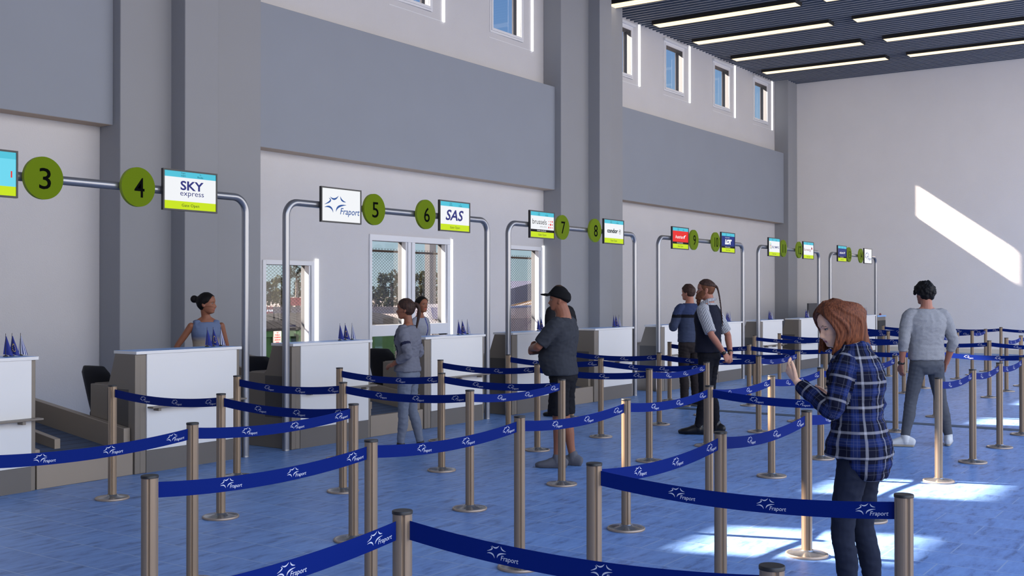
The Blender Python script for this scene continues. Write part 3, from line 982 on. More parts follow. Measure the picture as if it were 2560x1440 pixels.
SCR = [(4.995, .65, d_two, 'turquoise and lime screen cut by the picture edge, beside number sign 3'),
       (7.155, .66, d_sky, 'screen beside number sign 4 with bold indigo lettering between cyan and lime bands'),
       (9.31, .66, d_fra, 'plain white screen with a blue star emblem beside number sign 5'),
       (11.455, .65, d_sas, 'screen beside number sign 6 with three slanted navy letters'),
       (13.56, .66, d_bru, 'white screen beside number sign 7 with a square of red dots'),
       (15.70, .66, d_con, 'white screen beside number sign 8 with a dark word and circle emblem'),
       (18.155, .67, d_aus, 'red screen with white lettering beside number sign 9'),
       (20.28, .66, d_lot, 'navy screen with fat white lettering beside number sign 10'),
       (22.73, .66, d_oly, 'white screen with small coloured rings beside number sign 11'),
       (24.855, .69, d_eur, 'white screen with burgundy lettering beside number sign 12'),
       (27.28, .68, d_aeg, 'navy screen with a white emblem beside number sign 13'),
       (29.415, .67, d_fra, 'plain white screen with a blue star emblem beside number sign 14')]
for x, w_, fn, lab in SCR: screen(x, w_, 'display_screen', lab, fn)

# ------------------------------------------------------------------ far corner: scale cabinet and dark partition
r = empty('scale_cabinet', (30.22, YF, 0))
mb = MB(); mb.box(0, .76, 0, .5, 0, 1.10); mb.build('cabinet', M_grey, r, .01)
mb = MB(); mb.box(.04, .72, -.012, 0, .1, 1.0); mb.build('front_panel', M_black, r)
mb = MB(); mb.box(-.01, .77, -.015, .5, 1.10, 1.14); mb.build('top', M_top, r)
mb = MB(); mb.lathe([(.03, 1.14), (.03, 1.17), (.015, 1.19)], 12, c=(.68, .12, 0)); mb.build('warning_light', M_conr, r)
tag(r, 'black-fronted cabinet with a red light standing beside counter 14', 'cabinet')
r = empty('partition_screen', (30.6, 10.9, 0))
mb = MB(); mb.box(0, 3.35, 0, .05, .1, 1.46); mb.build('panel', mat('partition_dark', rgb(74, 74, 78), .7), r)
for q in (.1, 3.2):
    mb = MB(); mb.box(q, q + .05, -.2, .25, 0, .1); mb.build('foot', M_black, r)
tag(r, 'low dark grey partition standing in the corner behind counter 14', 'partition')

# ------------------------------------------------------------------ queue posts and belts
M_post = mat('post_steel', rgb(150, 129, 106), .38, .45)
M_base = mat('post_base_steel', rgb(150, 150, 152), .22, .8)
M_rim = mat('post_base_rim', rgb(168, 150, 134), .4, .5)
M_cap = mat('post_cap', rgb(26, 26, 28), .45)
HT = .947
def make_post():
    r = empty('queue_post')
    mb = MB()
    prof = []
    for q in range(32):
        a = 2 * PI * q / 32
        rr = .0345 if (q % 8) not in (4,) else .028
        prof.append((rr * math.cos(a), rr * math.sin(a)))
    mb.prism(prof, lambda p, q, h: (p, q, h), .02, HT - .010, smooth=False); mb.build('tube', M_post, r)
    mb = MB(); mb.lathe([(.136, 0), (.138, .004), (.138, .013), (.134, .017)], 40); mb.build('base_rim', M_rim, r)
    mb = MB(); mb.lathe([(.134, .016), (.05, .027), (.04, .04)], 40); mb.build('base_plate', M_base, r)
    mb = MB(); mb.lathe([(.0365, HT - .011), (.0365, HT - .002), (.035, HT)], 28); mb.build('cap', M_cap, r)
    return r
Y0, Y1, Y2, Y3, Y4, Y5 = 7.96, 6.61, 5.24, 3.86, 2.505, 1.15
FACE = {5.63: 'facing sign 3', 6.97: 'facing sign 4', 8.34: 'between signs 4 and 5', 10.02: 'facing sign 5', 11.40: 'facing sign 6', 12.92: 'between signs 6 and 7',
        14.28: 'facing sign 7', 15.92: 'facing sign 8', 19.43: 'facing sign 10', 20.69: 'just past sign 10', 23.34: 'facing sign 11', 24.67: 'facing sign 12', 26.0: 'between signs 12 and 13', 27.67: 'facing sign 13'}
posts = {}
def P_(x, y, lab): posts[(x, y)] = lab
for x, f in FACE.items():
    ys = [Y0, Y1, Y2]
    if x == 14.28: ys = [Y1, Y2]
    if x == 23.34: ys = [Y0, Y1, Y2]
    if x == 19.43: ys = [Y0, Y1, Y2, Y3]
    if x == 15.92: ys = [Y0, Y1, Y2, Y3]
    for i, y in enumerate(ys):
        P_(x, y, 'steel queue post, %s from the counters, line %s' % (ORD[i + (1 if x == 14.28 else 0)], f))
P_(22.0, Y2, 'steel queue post hidden behind the arm of the man in grey')
P_(4.25, Y2, 'steel queue post with belts both ways, standing before the conveyor at counter 4')
for i, x in enumerate((2.91, 4.28, 5.65, 7.02, 8.45, 9.83, 11.19, 12.56, 13.93)):
    P_(x, Y3, 'steel queue post, %s from the left in the long belt line across the middle' % ORD[i])
for i, x in enumerate((20.85, 22.21, 23.57)):
    P_(x, Y3, 'steel queue post, %s in the short far line behind the man in grey' % ORD[i])
for x, l in ((2.94, 'foremost steel queue post in the middle, joining two belts at a corner'), (4.26, 'steel queue post at the corner where the sloping belts meet, before the plaid shirt woman'), (5.63, 'steel queue post behind the belt, between the corner post and the plaid shirt woman'),
             (6.99, 'steel queue post right beside the woman in the plaid shirt, at her back foot'), (8.32, 'steel queue post partly hidden behind the legs of the plaid shirt woman'), (10.43, 'steel queue post standing just in front of the man in the grey sweater'),
             (11.81, 'steel queue post, first one past the man in grey along the sunlit line'), (13.14, 'steel queue post, second one past the man in grey along the sunlit line'), (14.49, 'steel queue post, third one past the man in grey along the sunlit line'), (15.9, 'steel queue post at the end of the sunlit line beyond the picture edge'), (1.58, 'steel queue post before the foremost one, below the picture edge'), (19.41, 'steel queue post ending the far belt line at the picture edge')):
    P_(x, Y4, l)
P_(2.93, Y5, 'steel queue post at the bottom edge, below the plaid shirt woman, only its top showing')
P_(4.26, Y5, 'steel queue post in front of the plaid shirt woman, nearest whole post')
P_(2.86, Y2, 'steel queue post just beyond the left picture edge before counter 3')
P_(27.67, Y3, 'steel queue post just outside the picture near the end wall')
pp = make_post(); used = False
for (x, y), lab in posts.items():
    r = pp if not used else copy_tree(pp)
    used = True
    r.location = (x, y, 0)
    tag(r, lab, 'queue post', 'queue posts')

M_belt = NT('belt_blue')
M_belt.b.inputs['Base Color'].default_value = rgb(9, 32, 104); M_belt.b.inputs['Roughness'].default_value = .6; M_belt.b.inputs['Specular IOR Level'].default_value = .06
M_belt = M_belt.m
M_logo = mat('belt_print', rgb(196, 198, 206), .6)
def belt(a, b, lab, sag=.036):
    A = V((a[0], a[1], 0)); B = V((b[0], b[1], 0))
    # read left to right from the viewer's side
    if (B - A).dot(rt) < 0: A, B = B, A
    d = (B - A).normalized(); L = (B - A).length - .07; A = A + d * .035
    nrm = V((d.y, -d.x, 0))
    zt, hb = HT - .033, .066
    def fn(s, z, off=0.):
        t = s / L
        return tuple(A + d * s + nrm * off + V((0, 0, zt - hb + z - sag * 4 * t * (1 - t))))
    mb = MB(); N = 24
    for i in range(N):
        s0, s1 = L * i / N, L * (i + 1) / N
        th = .0009
        for sg in (1, -1):
            q = [fn(s0, 0, sg*th), fn(s1, 0, sg*th), fn(s1, hb, sg*th), fn(s0, hb, sg*th)]
            mb.add(q if sg > 0 else q[::-1], [(0, 1, 2, 3)], 0, True)
        mb.add([fn(s0, hb, th), fn(s1, hb, th), fn(s1, hb, -th), fn(s0, hb, -th)], [(0, 1, 2, 3)], 0)
        mb.add([fn(s0, 0, -th), fn(s1, 0, -th), fn(s1, 0, th), fn(s0, 0, th)], [(0, 1, 2, 3)], 0)
    hl = .054
    for c in (.26, .57, .885):
        for sg in (1, -1):
            s0 = c * L if sg > 0 else (1 - c) * L + .02
            put_logo(mb, 0, 0, hl, lambda u, v, sg=sg, s0=s0: fn(max(.004, min(L - .004, s0 + sg * u)), .006 + v, sg * .0016), 1)
    o = mb.build('retractable_belt', [M_belt, M_logo])
    tag(o, lab, 'belt', 'printed queue belts')
BELTS = []
for x, f in FACE.items():
    ys = sorted([y for (px, y) in posts if px == x and y >= Y3 - .01], reverse=True)
    for i, (ya, yb) in enumerate(zip(ys, ys[1:])):
        BELTS.append(((x, ya), (x, yb), 'blue belt, %s span from the counters, line %s' % (ORD[i], f)))
mid = (2.91, 4.28, 5.65, 7.02, 8.45, 9.83, 11.19, 12.56, 13.93)
for i, (p, q) in enumerate(zip(mid, mid[1:])):
    BELTS.append(((p, Y3), (q, Y3), 'printed blue belt, %s span from the left of the long middle line' % ORD[i]))
BELTS += [((2.86, Y2), (4.25, Y2), 'printed blue belt leaving the left picture edge before counter 3'),
          ((4.25, Y2), (5.63, Y2), 'printed blue belt turning the corner before counter 4, bright side to the viewer'),
          ((6.97, Y2), (8.34, Y2), 'bright blue belt joining the line facing sign 4 to the next one'),
          ((10.02, Y2), (11.40, Y2), 'bright printed blue belt linking the lines facing number signs 5 and 6'),
          ((12.92, Y2), (14.28, Y2), 'bright printed blue belt reaching towards the raised hand of the plaid shirt woman'),
          ((20.69, Y2), (22.0, Y2), 'printed blue belt behind the back of the man in the grey sweater'),
          ((22.0, Y2), (23.34, Y2), 'short bright belt just past the elbow of the man in grey'),
          ((24.67, Y2), (26.0, Y2), 'bright drooping belt linking the lines facing sign 12 and the gap after it'),
          ((8.45, Y3), (8.32, Y4), 'printed blue belt running behind the raised forearm of the plaid shirt woman'),
          ((6.99, Y4), (8.32, Y4), 'printed blue belt passing behind the waist of the plaid shirt woman'),
          ((5.63, Y4), (6.99, Y4), 'printed blue belt rising to the post beside the plaid shirt woman'),
          ((4.26, Y4), (5.63, Y4), 'printed blue belt rising from the corner post before the plaid shirt woman'),
          ((4.26, Y4), (4.26, Y5), 'large printed blue belt across the thighs of the plaid shirt woman'),
          ((2.94, Y4), (2.93, Y5), 'largest printed blue belt along the bottom edge, from the foremost post'),
          ((1.58, Y4), (2.94, Y4), 'printed blue belt climbing from the bottom edge to the foremost post'),
          ((10.43, Y4), (11.81, Y4), 'sunny line belt, first span past the man in grey'),
          ((11.81, Y4), (13.14, Y4), 'sunny line belt, second span past the man in grey'),
          ((13.14, Y4), (14.49, Y4), 'sunny line belt, third span past the man in grey'),
          ((15.92, Y3), (15.9, Y4), 'printed blue belt crossing behind the sunny line to the picture edge'),
          ((19.43, Y3), (19.41, Y4), 'brightest blue belt, from the far post to the picture edge'),
          ((20.85, Y3), (22.21, Y3), 'short steep belt between the first and second posts of the short far line'),
          ((22.21, Y3), (23.57, Y3), 'short belt leaving the picture edge from the short far line')]
for a, b, lab in BELTS: belt(a, b, lab)
# ------------------------------------------------------------------ people
def smooth_lerp(tab, t):
    for (a, x), (b, y) in zip(tab, tab[1:]):
        if t <= b:
            k_ = (t - a) / (b - a) if b > a else 0
            return x + (y - x) * k_
    return tab[-1][1]

def rings_to(mb, rings, m=0):
    n = len(rings[0]); vs = [p for r in rings for p in r]; fs = []
    for i in range(len(rings) - 1):
        for q in range(n):
            j = (q + 1) % n
            fs.append((i*n+q, i*n+j, (i+1)*n+j, (i+1)*n+q))
    fs.append(tuple(range(n))[::-1]); fs.append(tuple((len(rings)-1)*n + q for q in range(n)))
    mb.add(vs, fs, m, True)

def limb(mb, pts, rads, n=14, side=None, cap0=True, cap1=True):
    """tapered tube; rads items r or (r_side, r_other); rounded ends"""
    pts = [V(p) for p in pts]
    rads = [(r, r) if not isinstance(r, tuple) else r for r in rads]
    def tang(i): return (pts[min(i+1, len(pts)-1)] - pts[max(i-1, 0)]).normalized()
    if cap0:
        t = tang(0); r = rads[0]
        pts = [pts[0] - t * min(r) * .8, pts[0] - t * min(r) * .5] + pts; rads = [(r[0]*.45, r[1]*.45), (r[0]*.82, r[1]*.82)] + rads
    if cap1:
        t = (pts[-1] - pts[-2]).normalized(); r = rads[-1]
        pts = pts + [pts[-1] + t * min(r) * .5, pts[-1] + t * min(r) * .8]; rads = rads + [(r[0]*.82, r[1]*.82), (r[0]*.45, r[1]*.45)]
    ref = V(side) if side else (V((1, 0, 0)) if abs(tang(0).x) < .8 else V((0, 1, 0)))
    rings = []
    for i, p in enumerate(pts):
        t = tang(i)
        ux = ref - t * ref.dot(t)
        ux = ux.normalized(); uy = t.cross(ux); ref = ux
        rings.append([p + ux * math.cos(2*PI*q/n) * rads[i][0] + uy * math.sin(2*PI*q/n) * rads[i][1] for q in range(n)])
    rings_to(mb, rings)

def catmull(pts, vals, sub=4):
    """resample a polyline of points with values smoothly"""
    P = [V(p) for p in pts]; out = []; ov = []
    n = len(P)
    vals = [v if isinstance(v, tuple) else (v, v) for v in vals]
    for i in range(n - 1):
        p0, p1, p2, p3 = P[max(0, i-1)], P[i], P[i+1], P[min(n-1, i+2)]
        for q in range(sub):
            t = q / sub
            out.append(.5 * ((2*p1) + (p2-p0)*t + (2*p0-5*p1+4*p2-p3)*t*t + (3*p1-p0-3*p2+p3)*t**3))
            ov.append(tuple(vals[i][z] + (vals[i+1][z]-vals[i][z]) * (t*t*(3-2*t)) for z in (0, 1)))
    out.append(P[-1]); ov.append(vals[-1])
    return out, ov

def slimb(mb, pts, rads, sub=3, **kw):
    p, r = catmull(pts, rads, sub); limb(mb, p, r, **kw)

def stack(mb, secs, n=28, ex=1.0):
    """torso-like body: (z, cx, cy, half width, half depth)"""
    P = [(s[1], s[2], s[0]) for s in secs]
    pts, _ = catmull(P, [(s[3], s[4]) for s in secs], 3); _, rr = catmull(P, [(s[3], s[4]) for s in secs], 3)
    rings = []
    for p, r in zip(pts, rr):
        ring = []
        for q in range(n):
            a = 2*PI*q/n; c_, s_ = math.cos(a), math.sin(a)
            ring.append(p + V((math.copysign(abs(c_)**.85, c_) * r[0], math.copysign(abs(s_)**.9, s_) * r[1], 0)))
        rings.append(ring)
    rings_to(mb, rings)

def fuse(mb, name, mats, parent, voxel=.006, smooth=4, wrinkle=0., wscale=9., seed=0, matfn=None, attr=None):
    """one continuous surface from overlapping closed shells"""
    me = mb.mesh(name + '_raw', [])
    ob = bpy.data.objects.new(name + '_raw', me); COL.objects.link(ob)
    md = ob.modifiers.new('r', 'REMESH'); md.mode = 'VOXEL'; md.voxel_size = voxel; md.use_smooth_shade = True
    if smooth:
        sm = ob.modifiers.new('s', 'SMOOTH'); sm.factor = .5; sm.iterations = smooth
    bpy.context.view_layer.update()
    dg = bpy.context.evaluated_depsgraph_get()
    new = bpy.data.meshes.new_from_object(ob.evaluated_get(dg))
    bpy.data.objects.remove(ob); bpy.data.meshes.remove(me)
    new.name = name
    if wrinkle:
        ns = [v.normal.copy() for v in new.vertices]
        for v, nn_ in zip(new.vertices, ns):
            p = v.co * wscale + V((seed * 7.1, seed * 3.3, 0))
            q = V((p.x, p.y, p.z * 1.8)) 
            h = 1 - 2 * abs(noise.noise(q)) + .5 * noise.noise(q * 2.3)
            v.co += nn_ * (h * wrinkle)
    new.materials.clear()
    for x in (mats if isinstance(mats, (list, tuple)) else [mats]): new.materials.append(x)
    if matfn:
        for p in new.polygons: p.material_index = matfn(p.center)
    else:
        for p in new.polygons: p.material_index = 0
    if attr:
        at = new.attributes.new('pl', 'FLOAT_VECTOR', 'CORNER')
        flat = []
        for p in new.polygons:
            c_ = attr(p.center, None)[1]
            for vi in p.vertices: flat.extend(attr(new.vertices[vi].co, c_)[0])
        at.data.foreach_set('vector', flat)
    for p in new.polygons: p.use_smooth = True
    o = bpy.data.objects.new(name, new); COL.objects.link(o); o.parent = parent
    return o

# head profile tables, metres for a head 0.225 high; t = 0 chin, 1 crown
FRONT = [(0, .066), (.03, .084), (.07, .091), (.13, .087), (.17, .083), (.20, .087), (.23, .089), (.28, .086), (.36, .087), (.46, .084), (.52, .085), (.58, .092), (.64, .093), (.75, .089), (.85, .074), (.92, .053), (.97, .028), (1, .004)]
BACK = [(0, -.030), (.06, .0), (.12, .035), (.2, .062), (.3, .078), (.42, .092), (.55, .102), (.68, .104), (.8, .094), (.88, .076), (.94, .053), (.98, .027), (1, .004)]
WID = [(0, .022), (.04, .035), (.1, .045), (.18, .053), (.28, .061), (.4, .068), (.5, .072), (.62, .076), (.72, .075), (.82, .066), (.9, .050), (.95, .034), (.98, .02), (1, .003)]
def head_pt(t, a, hs=1., fem=False, off=0.):
    f, b, w_ = smooth_lerp(FRONT, t), smooth_lerp(BACK, t), smooth_lerp(WID, t)
    if fem and t < .35: w_ *= .93; f -= .003 * (t < .15)
    cy, hd = (f - b) / 2, (f + b) / 2
    c_, s_ = math.cos(a), math.sin(a)
    ex = .82 if t < .6 else .95
    x = math.copysign(abs(s_) ** ex, s_) * (w_ + off); y = cy + math.copysign(abs(c_) ** .95, c_) * (hd + off)
    z = t * .225 + (off if t > .9 else 0) * (t - .9) * 10
    if c_ > 0:
        g = lambda u, v, su, sv: math.exp(-((x - u) / su) ** 2 - ((t - v) / sv) ** 2)
        tip = smooth_lerp([(.24, 0), (.275, .004), (.30, .017), (.345, .026), (.40, .020), (.47, .012), (.53, .006), (.6, 0)], t)
        sw = smooth_lerp([(.25, .017), (.34, .014), (.42, .010), (.55, .008)], t)
        y += tip * math.exp(-(x / sw) ** 2) * (.9 if fem else 1.05)
        y += .006 * (g(.013, .315, .006, .03) + g(-.013, .315, .006, .03))
        y -= .011 * (g(.031, .515, .015, .045) + g(-.031, .515, .015, .045))
        y += .005 * (g(.03, .585, .02, .025) + g(-.03, .585, .02, .025)) * (.4 if fem else 1.1)
        y += .0045 * g(0, .232, .019, .017) + .0055 * g(0, .188, .016, .018) - .004 * g(0, .21, .022, .008)
        y += .004 * (g(.045, .40, .02, .06) + g(-.045, .40, .02, .06))
        y += .004 * g(0, .07, .016, .04)
    return V((x, y, z)) * hs

def head_shell(mb, Mh, hs, fem, off=0., nt=46, na=84, mask=None, t0=0., thick=None):
    rings = []
    for i in range(nt + 1):
        t = t0 + (1 - t0) * i / nt
        rings.append([Mh @ head_pt(t, 2*PI*q/na, hs, fem, off) for q in range(na)])
    rings_to(mb, rings)

def hair_cap(mb, Mh, hs, fem, hairline, thick=.014, nt=40, na=72, lump=0., seed=1, topadd=0.):
    """shell over the skull above a hairline t = hairline(angle)"""
    grid = []
    for i in range(nt + 1):
        row_o, row_i = [], []
        for q in range(na):
            a = 2*PI*q/na
            h0 = hairline(abs(a if a <= PI else 2*PI - a))
            t = h0 + (1 - h0) * i / nt
            edge = min(1., .35 + i / nt * 4)
            o_ = thick * edge + topadd * max(0, t - .7)
            if lump: o_ += lump * noise.noise(V((math.cos(a) * 3 + seed, math.sin(a) * 3, t * 7)))
            p = head_pt(t, a, hs, fem, o_)
            row_o.append(Mh @ p); row_i.append(Mh @ (head_pt(t, a, hs, fem, -.012)))
        grid.append((row_o, row_i))
    vs = []; fs = []
    for ro, ri in grid: vs += ro + ri
    W2_ = 2 * na
    for i in range(nt):
        for q in range(na):
            j = (q + 1) % na
            fs.append((i*W2_+q, i*W2_+j, (i+1)*W2_+j, (i+1)*W2_+q))
            fs.append((i*W2_+na+j, i*W2_+na+q, (i+1)*W2_+na+q, (i+1)*W2_+na+j))
    for q in range(na):
        j = (q + 1) % na
        fs.append((q, na+q, na+j, j))
        e_ = nt*W2_
        fs.append((e_+q, e_+j, e_+na+j, e_+na+q))
    mb.add(vs, fs, 0, True)

def hand(mb, W, D, N, T, s=1., curl=(.5, .55, .6, .65), thumb=.5, spread=0.):
    """W wrist, D direction of the palm, N where the palm faces, T towards the thumb side"""
    W, D = V(W), V(D).normalized(); N = V(N); N = (N - D * N.dot(D)).normalized(); T0 = V(T)
    T = D.cross(N); T = T if T.dot(T0) > 0 else -T
    side = T
    limb(mb, [W - D*.015*s, W + D*.02*s, W + D*.055*s, W + D*.09*s], [(.024*s, .018*s), (.030*s, .016*s), (.039*s, .015*s), (.039*s, .012*s)], n=14, side=side)
    offs = (.030, .0105, -.010, -.029); lens = (.070, .078, .073, .057); rads = (.0088, .0090, .0086, .0076)
    for i in range(4):
        b = W + D*(.084 - .006*(i == 3))*s + T*offs[i]*s
        c = curl[i]; dirs = []
        ang = 0
        d0 = (D + T * spread * offs[i] * 12).normalized()
        pts = [b - d0*.012*s, b]
        for q, fr in enumerate((.45, .30, .25)):
            ang += c * (1.0, 1.15, .8)[q]
            dd = d0 * math.cos(ang) + N * math.sin(ang)
            pts.append(pts[-1] + dd * lens[i] * fr * s)
        r = rads[i] * s
        limb(mb, pts, [r*1.05, r*1.05, r, r*.92, r*.8], n=10, side=side)
    b = W + D*.022*s + T*.022*s
    d1 = (D*.75 + T*.62 + N*.25*thumb).normalized(); d2 = (D*.9 + T*(.35 - .5*thumb) + N*.7*thumb).normalized(); d3 = (D*.95 + T*(.15 - .6*thumb) + N*.8*thumb).normalized()
    p1 = b + d1*.04*s; p2 = p1 + d2*.032*s; p3 = p2 + d3*.024*s
    limb(mb, [b - d1*.01*s, b, p1, p2, p3], [.012*s, .0135*s, .0108*s, .0098*s, .0082*s], n=10)

def skin_mat(name, col):
    k = NT(name); co = k.coord('Object')
    k.l(k.mix(k.noise(co, 30, 3), tuple(c*.93 for c in col[:3])+(1,), tuple(min(1, c*1.06) for c in col[:3])+(1,)), k.b.inputs['Base Color'])
    k.b.inputs['Roughness'].default_value = .5; k.b.inputs['Specular IOR Level'].default_value = .3
    k.b.inputs['Subsurface Weight'].default_value = .08; k.b.inputs['Subsurface Scale'].default_value = .01
    return k.m
M_skin = skin_mat('skin_fair', rgb(255, 200, 164)); M_skin2 = skin_mat('skin_tan', rgb(142, 92, 70)); M_skin3 = skin_mat('skin_rosy', rgb(164, 110, 90))
M_lip = mat('lips', rgb(188, 100, 90), .45); M_brow = mat('eyebrow', rgb(112, 76, 58), .8)
M_lash = mat('eyelash', rgb(38, 28, 26), .7); M_eye = mat('eye_white', rgb(140, 132, 126), .3); M_iris = mat('iris', rgb(46, 38, 34), .15)
def hair_mat(name, c0, c1, scale=(60, 60, 4)):
    k = NT(name); co = k.coord('Object', scale)
    f = k.noise(co, 1.0, 4, .6)
    r = k.n('ShaderNodeValToRGB'); k.l(f, r.inputs[0]); r.color_ramp.elements[0].color = c0; r.color_ramp.elements[1].color = c1
    r.color_ramp.elements[0].position = .32; r.color_ramp.elements[1].position = .7
    k.l(r.outputs[0], k.b.inputs['Base Color']); k.b.inputs['Roughness'].default_value = .62; k.b.inputs['Specular IOR Level'].default_value = .2
    k.bump(f, .5, .004)
    return k.m
M_hblack = hair_mat('hair_black', rgb(10, 9, 10), rgb(24, 20, 20)); M_hbrown = hair_mat('hair_brown', rgb(54, 40, 34), rgb(96, 72, 58)); M_hred = hair_mat('hair_auburn', rgb(66, 34, 22), rgb(136, 78, 48), (150, 150, 5)); M_hdb = hair_mat('hair_dark_brown', rgb(40, 30, 28), rgb(76, 54, 46))
M_beard = hair_mat('beard_brown', rgb(74, 44, 30), rgb(120, 76, 52))
M_sole = mat('sole_cream', rgb(196, 180, 152), .6)

def cloth(name, col, var=.12, vs=25, bump=.25, bs=350, rough=.85):
    return mat(name, col, rough, 0, var, vs, bump, bs, .002, .15)

def shoe(mb, ankle, yaw, s=1., low=True):
    """shoe around an ankle; yaw turns the toe, 0 = +Y"""
    A = V(ankle); d = V((math.sin(-yaw), math.cos(yaw), 0)); sx = V((d.y, -d.x, 0))
    P = lambda f, z: A + d * f * s + V((0, 0, z * s - A.z))
    slimb(mb, [P(-.075, .045), P(-.03, .055), P(.04, .05), (P(.11, .036)), P(.165, .03), P(.195, .026)], [(.030*s, .045*s), (.038*s, .055*s), (.040*s, .05*s), (.047*s, .036*s), (.042*s, .028*s), (.026*s, .02*s)], side=tuple(sx))
    limb(mb, [A + V((0, 0, .03*s)), A - d*.005 + V((0, 0, -.03*s))], [(.042*s, .046*s), (.044*s, .05*s)])
def flatten_sole(o):
    me = o.data
    for v in me.vertices:
        if v.co.z < .014: v.co.z = max(.001, v.co.z * .3 + .001) if v.co.z > 0 else .001

class Person: pass
def person(loc, face, label, h, fem, J, skin, head_rot=(0, 0, 0), lean=0., neckfwd=.03, belly=0., broad=1., voxel=.006, bare_arms=None, bare_legs=False, hs=1., headoff=(0, 0, 0), lid=14.):
    """root at the feet, figure faces local +Y; J: joint dict in metres at 1.75 m"""
    P = Person(); s = h / 1.75
    r = empty('person', (loc[0], loc[1], 0), math.atan2(-face[0], face[1]))
    tag(r, label, 'person'); P.root = r; P.s = s; P.fem = fem
    P.spine = lambda z: V((0, lean * max(0, (z - .95)) ** 1.2 * 1.0, z)) * s
    P.tor = ([(.80, .10, .09), (.88, .165, .115), (.95, .172, .115), (1.02, .150, .10), (1.10, .130, .088), (1.18, .135, .095), (1.27, .150, .118), (1.33, .155, .112), (1.39, .150, .088), (1.43, .105, .07), (1.47, .06, .055)] if fem else
             [(.80, .10, .09), (.88, .160, .11), (.95, .165, .112), (1.02, .160, .108), (1.10, .158, .105), (1.20, .165, .112), (1.29, .182, .122), (1.36, .188, .115), (1.41, .170, .092), (1.45, .115, .072), (1.49, .065, .058)])
    P.J = {}
    sh = .165 if fem else .195
    for sd, q in (('L', -1), ('R', 1)):
        for k_, d_ in (('sh', (q*sh*broad, 0, 1.385 if fem else 1.405)), ('el', (q*(sh+.06)*broad, -.02, 1.12)), ('wr', (q*(sh+.07)*broad, .05, .86)), ('hip', (q*.088, 0, .90)), ('kn', (q*.095, .015, .49)), ('an', (q*.10, -.02, .085))):
            v = J.get(k_ + sd, d_)
            P.J[k_ + sd] = V(v) * s + (V((0, lean * (.45) ** 1.2 * s, 0)) if k_ == 'sh' and (k_ + sd) not in J else V((0, 0, 0)))
    P.yaw = {sd: J.get('toe' + sd, (.15 if sd == 'L' else -.15)) for sd in 'LR'}
    P.belly = belly; P.broad = broad
    # head placement
    nb = P.spine(1.47 if fem else 1.49)
    hz = 1.75 - .225 * hs / 1.0 + headoff[2]
    Mh = Matrix.Translation(V((headoff[0], P.spine(1.5).y / s + neckfwd + headoff[1], hz)) * s)
    R = Matrix.Rotation(head_rot[2], 4, 'Z') @ Matrix.Rotation(head_rot[0], 4, 'X') @ Matrix.Rotation(head_rot[1], 4, 'Y')
    piv = V((0, 0, .03)) * s
    P.Mh = Mh @ Matrix.Translation(piv) @ R @ Matrix.Translation(-piv)
    P.hs = s * hs
    mb = MB()
    head_shell(mb, P.Mh, P.hs, fem)
    # ears
    for q in (-1, 1):
        c = P.Mh @ (V((q * .074, -.012, .105)) * P.hs)
        Re = P.Mh.to_3x3() @ Matrix.Rotation(q * .35, 3, 'Z')
        mb.ell(c, .010 * P.hs, .019 * P.hs, .031 * P.hs, Re)
        mb.ell(P.Mh @ (V((q * .077, -.006, .085)) * P.hs), .008 * P.hs, .010 * P.hs, .014 * P.hs, Re)
    # neck
    nr = (.048 if fem else .058) * s * (1.22 if broad > 1.1 else 1)
    hb = P.Mh @ (V((0, -.022, .045)) * P.hs)
    limb(mb, [nb - V((0, .005, .05)) * s, nb + V((0, -.005, 0)) * s, (nb + hb) / 2 + V((0, -.008, 0)) * s, hb], [nr * 1.25, nr * 1.1, nr, nr])
    limb(mb, [nb + V((-.11, -.01, -.055)) * s, nb + V((0, -.012, .0)) * s, nb + V((.11, -.01, -.055)) * s], [.03 * s, .05 * s, .03 * s])
    # slim torso and legs under the clothes
    stack(mb, [(z * s, 0, P.spine(z).y + (belly * .6 * s * math.exp(-((z - 1.08) / .13) ** 2)), a * s * broad * .9, b * s * .86) for z, a, b in P.tor])
    for sd in 'LR':
        hp, kn, an = P.J['hip' + sd], P.J['kn' + sd], P.J['an' + sd]
        cal = an.lerp(kn, .70) + V((0, -.012, 0)) * s
        lr = 1.12 if (not fem and bare_legs) else 1.
        slimb(mb, [hp, hp.lerp(kn, .5), kn, cal, an.lerp(kn, .25), an], [.078*s, .064*s, .050*s*lr, .052*s*lr, .036*s*lr, .034*s])
        d = V((math.sin(-P.yaw[sd]), math.cos(P.yaw[sd]), 0))
        limb(mb, [an - V((0, 0, .03*s)), an + d*.10*s - V((0, 0, .05*s))], [.030*s, .022*s])
        shd, el, wr = P.J['sh' + sd], P.J['el' + sd], P.J['wr' + sd]
        ar = (.82 if fem else 1.02) * (broad ** .5)
        slimb(mb, [shd, shd.lerp(el, .45), el, el.lerp(wr, .3), wr], [.050*s*ar, .045*s*ar, .037*s*ar, .039*s*ar, .026*s*ar])
        hd = J.get('hand' + sd)
        if hd:
            hand(mb, wr, *[V(x) for x in hd[:3]], s=s * (.92 if fem else 1.0), **hd[3])
    inv = P.Mh.inverted()
    def mf(c):
        p = (inv @ c) / P.hs
        t = p.z / .225
        if p.y > .06 and abs(p.x) < .024 - .25 * abs(t - .21) and .172 < t < .245: return 1
        if p.y > .055 and .012 < abs(p.x) < .046 and abs(t - (.60 - abs(abs(p.x) - .03) * 1.6)) < .007: return 2
        return 0
    P.body = fuse(mb, 'body', [skin, M_lip, M_brow], r, voxel, 2, matfn=mf)
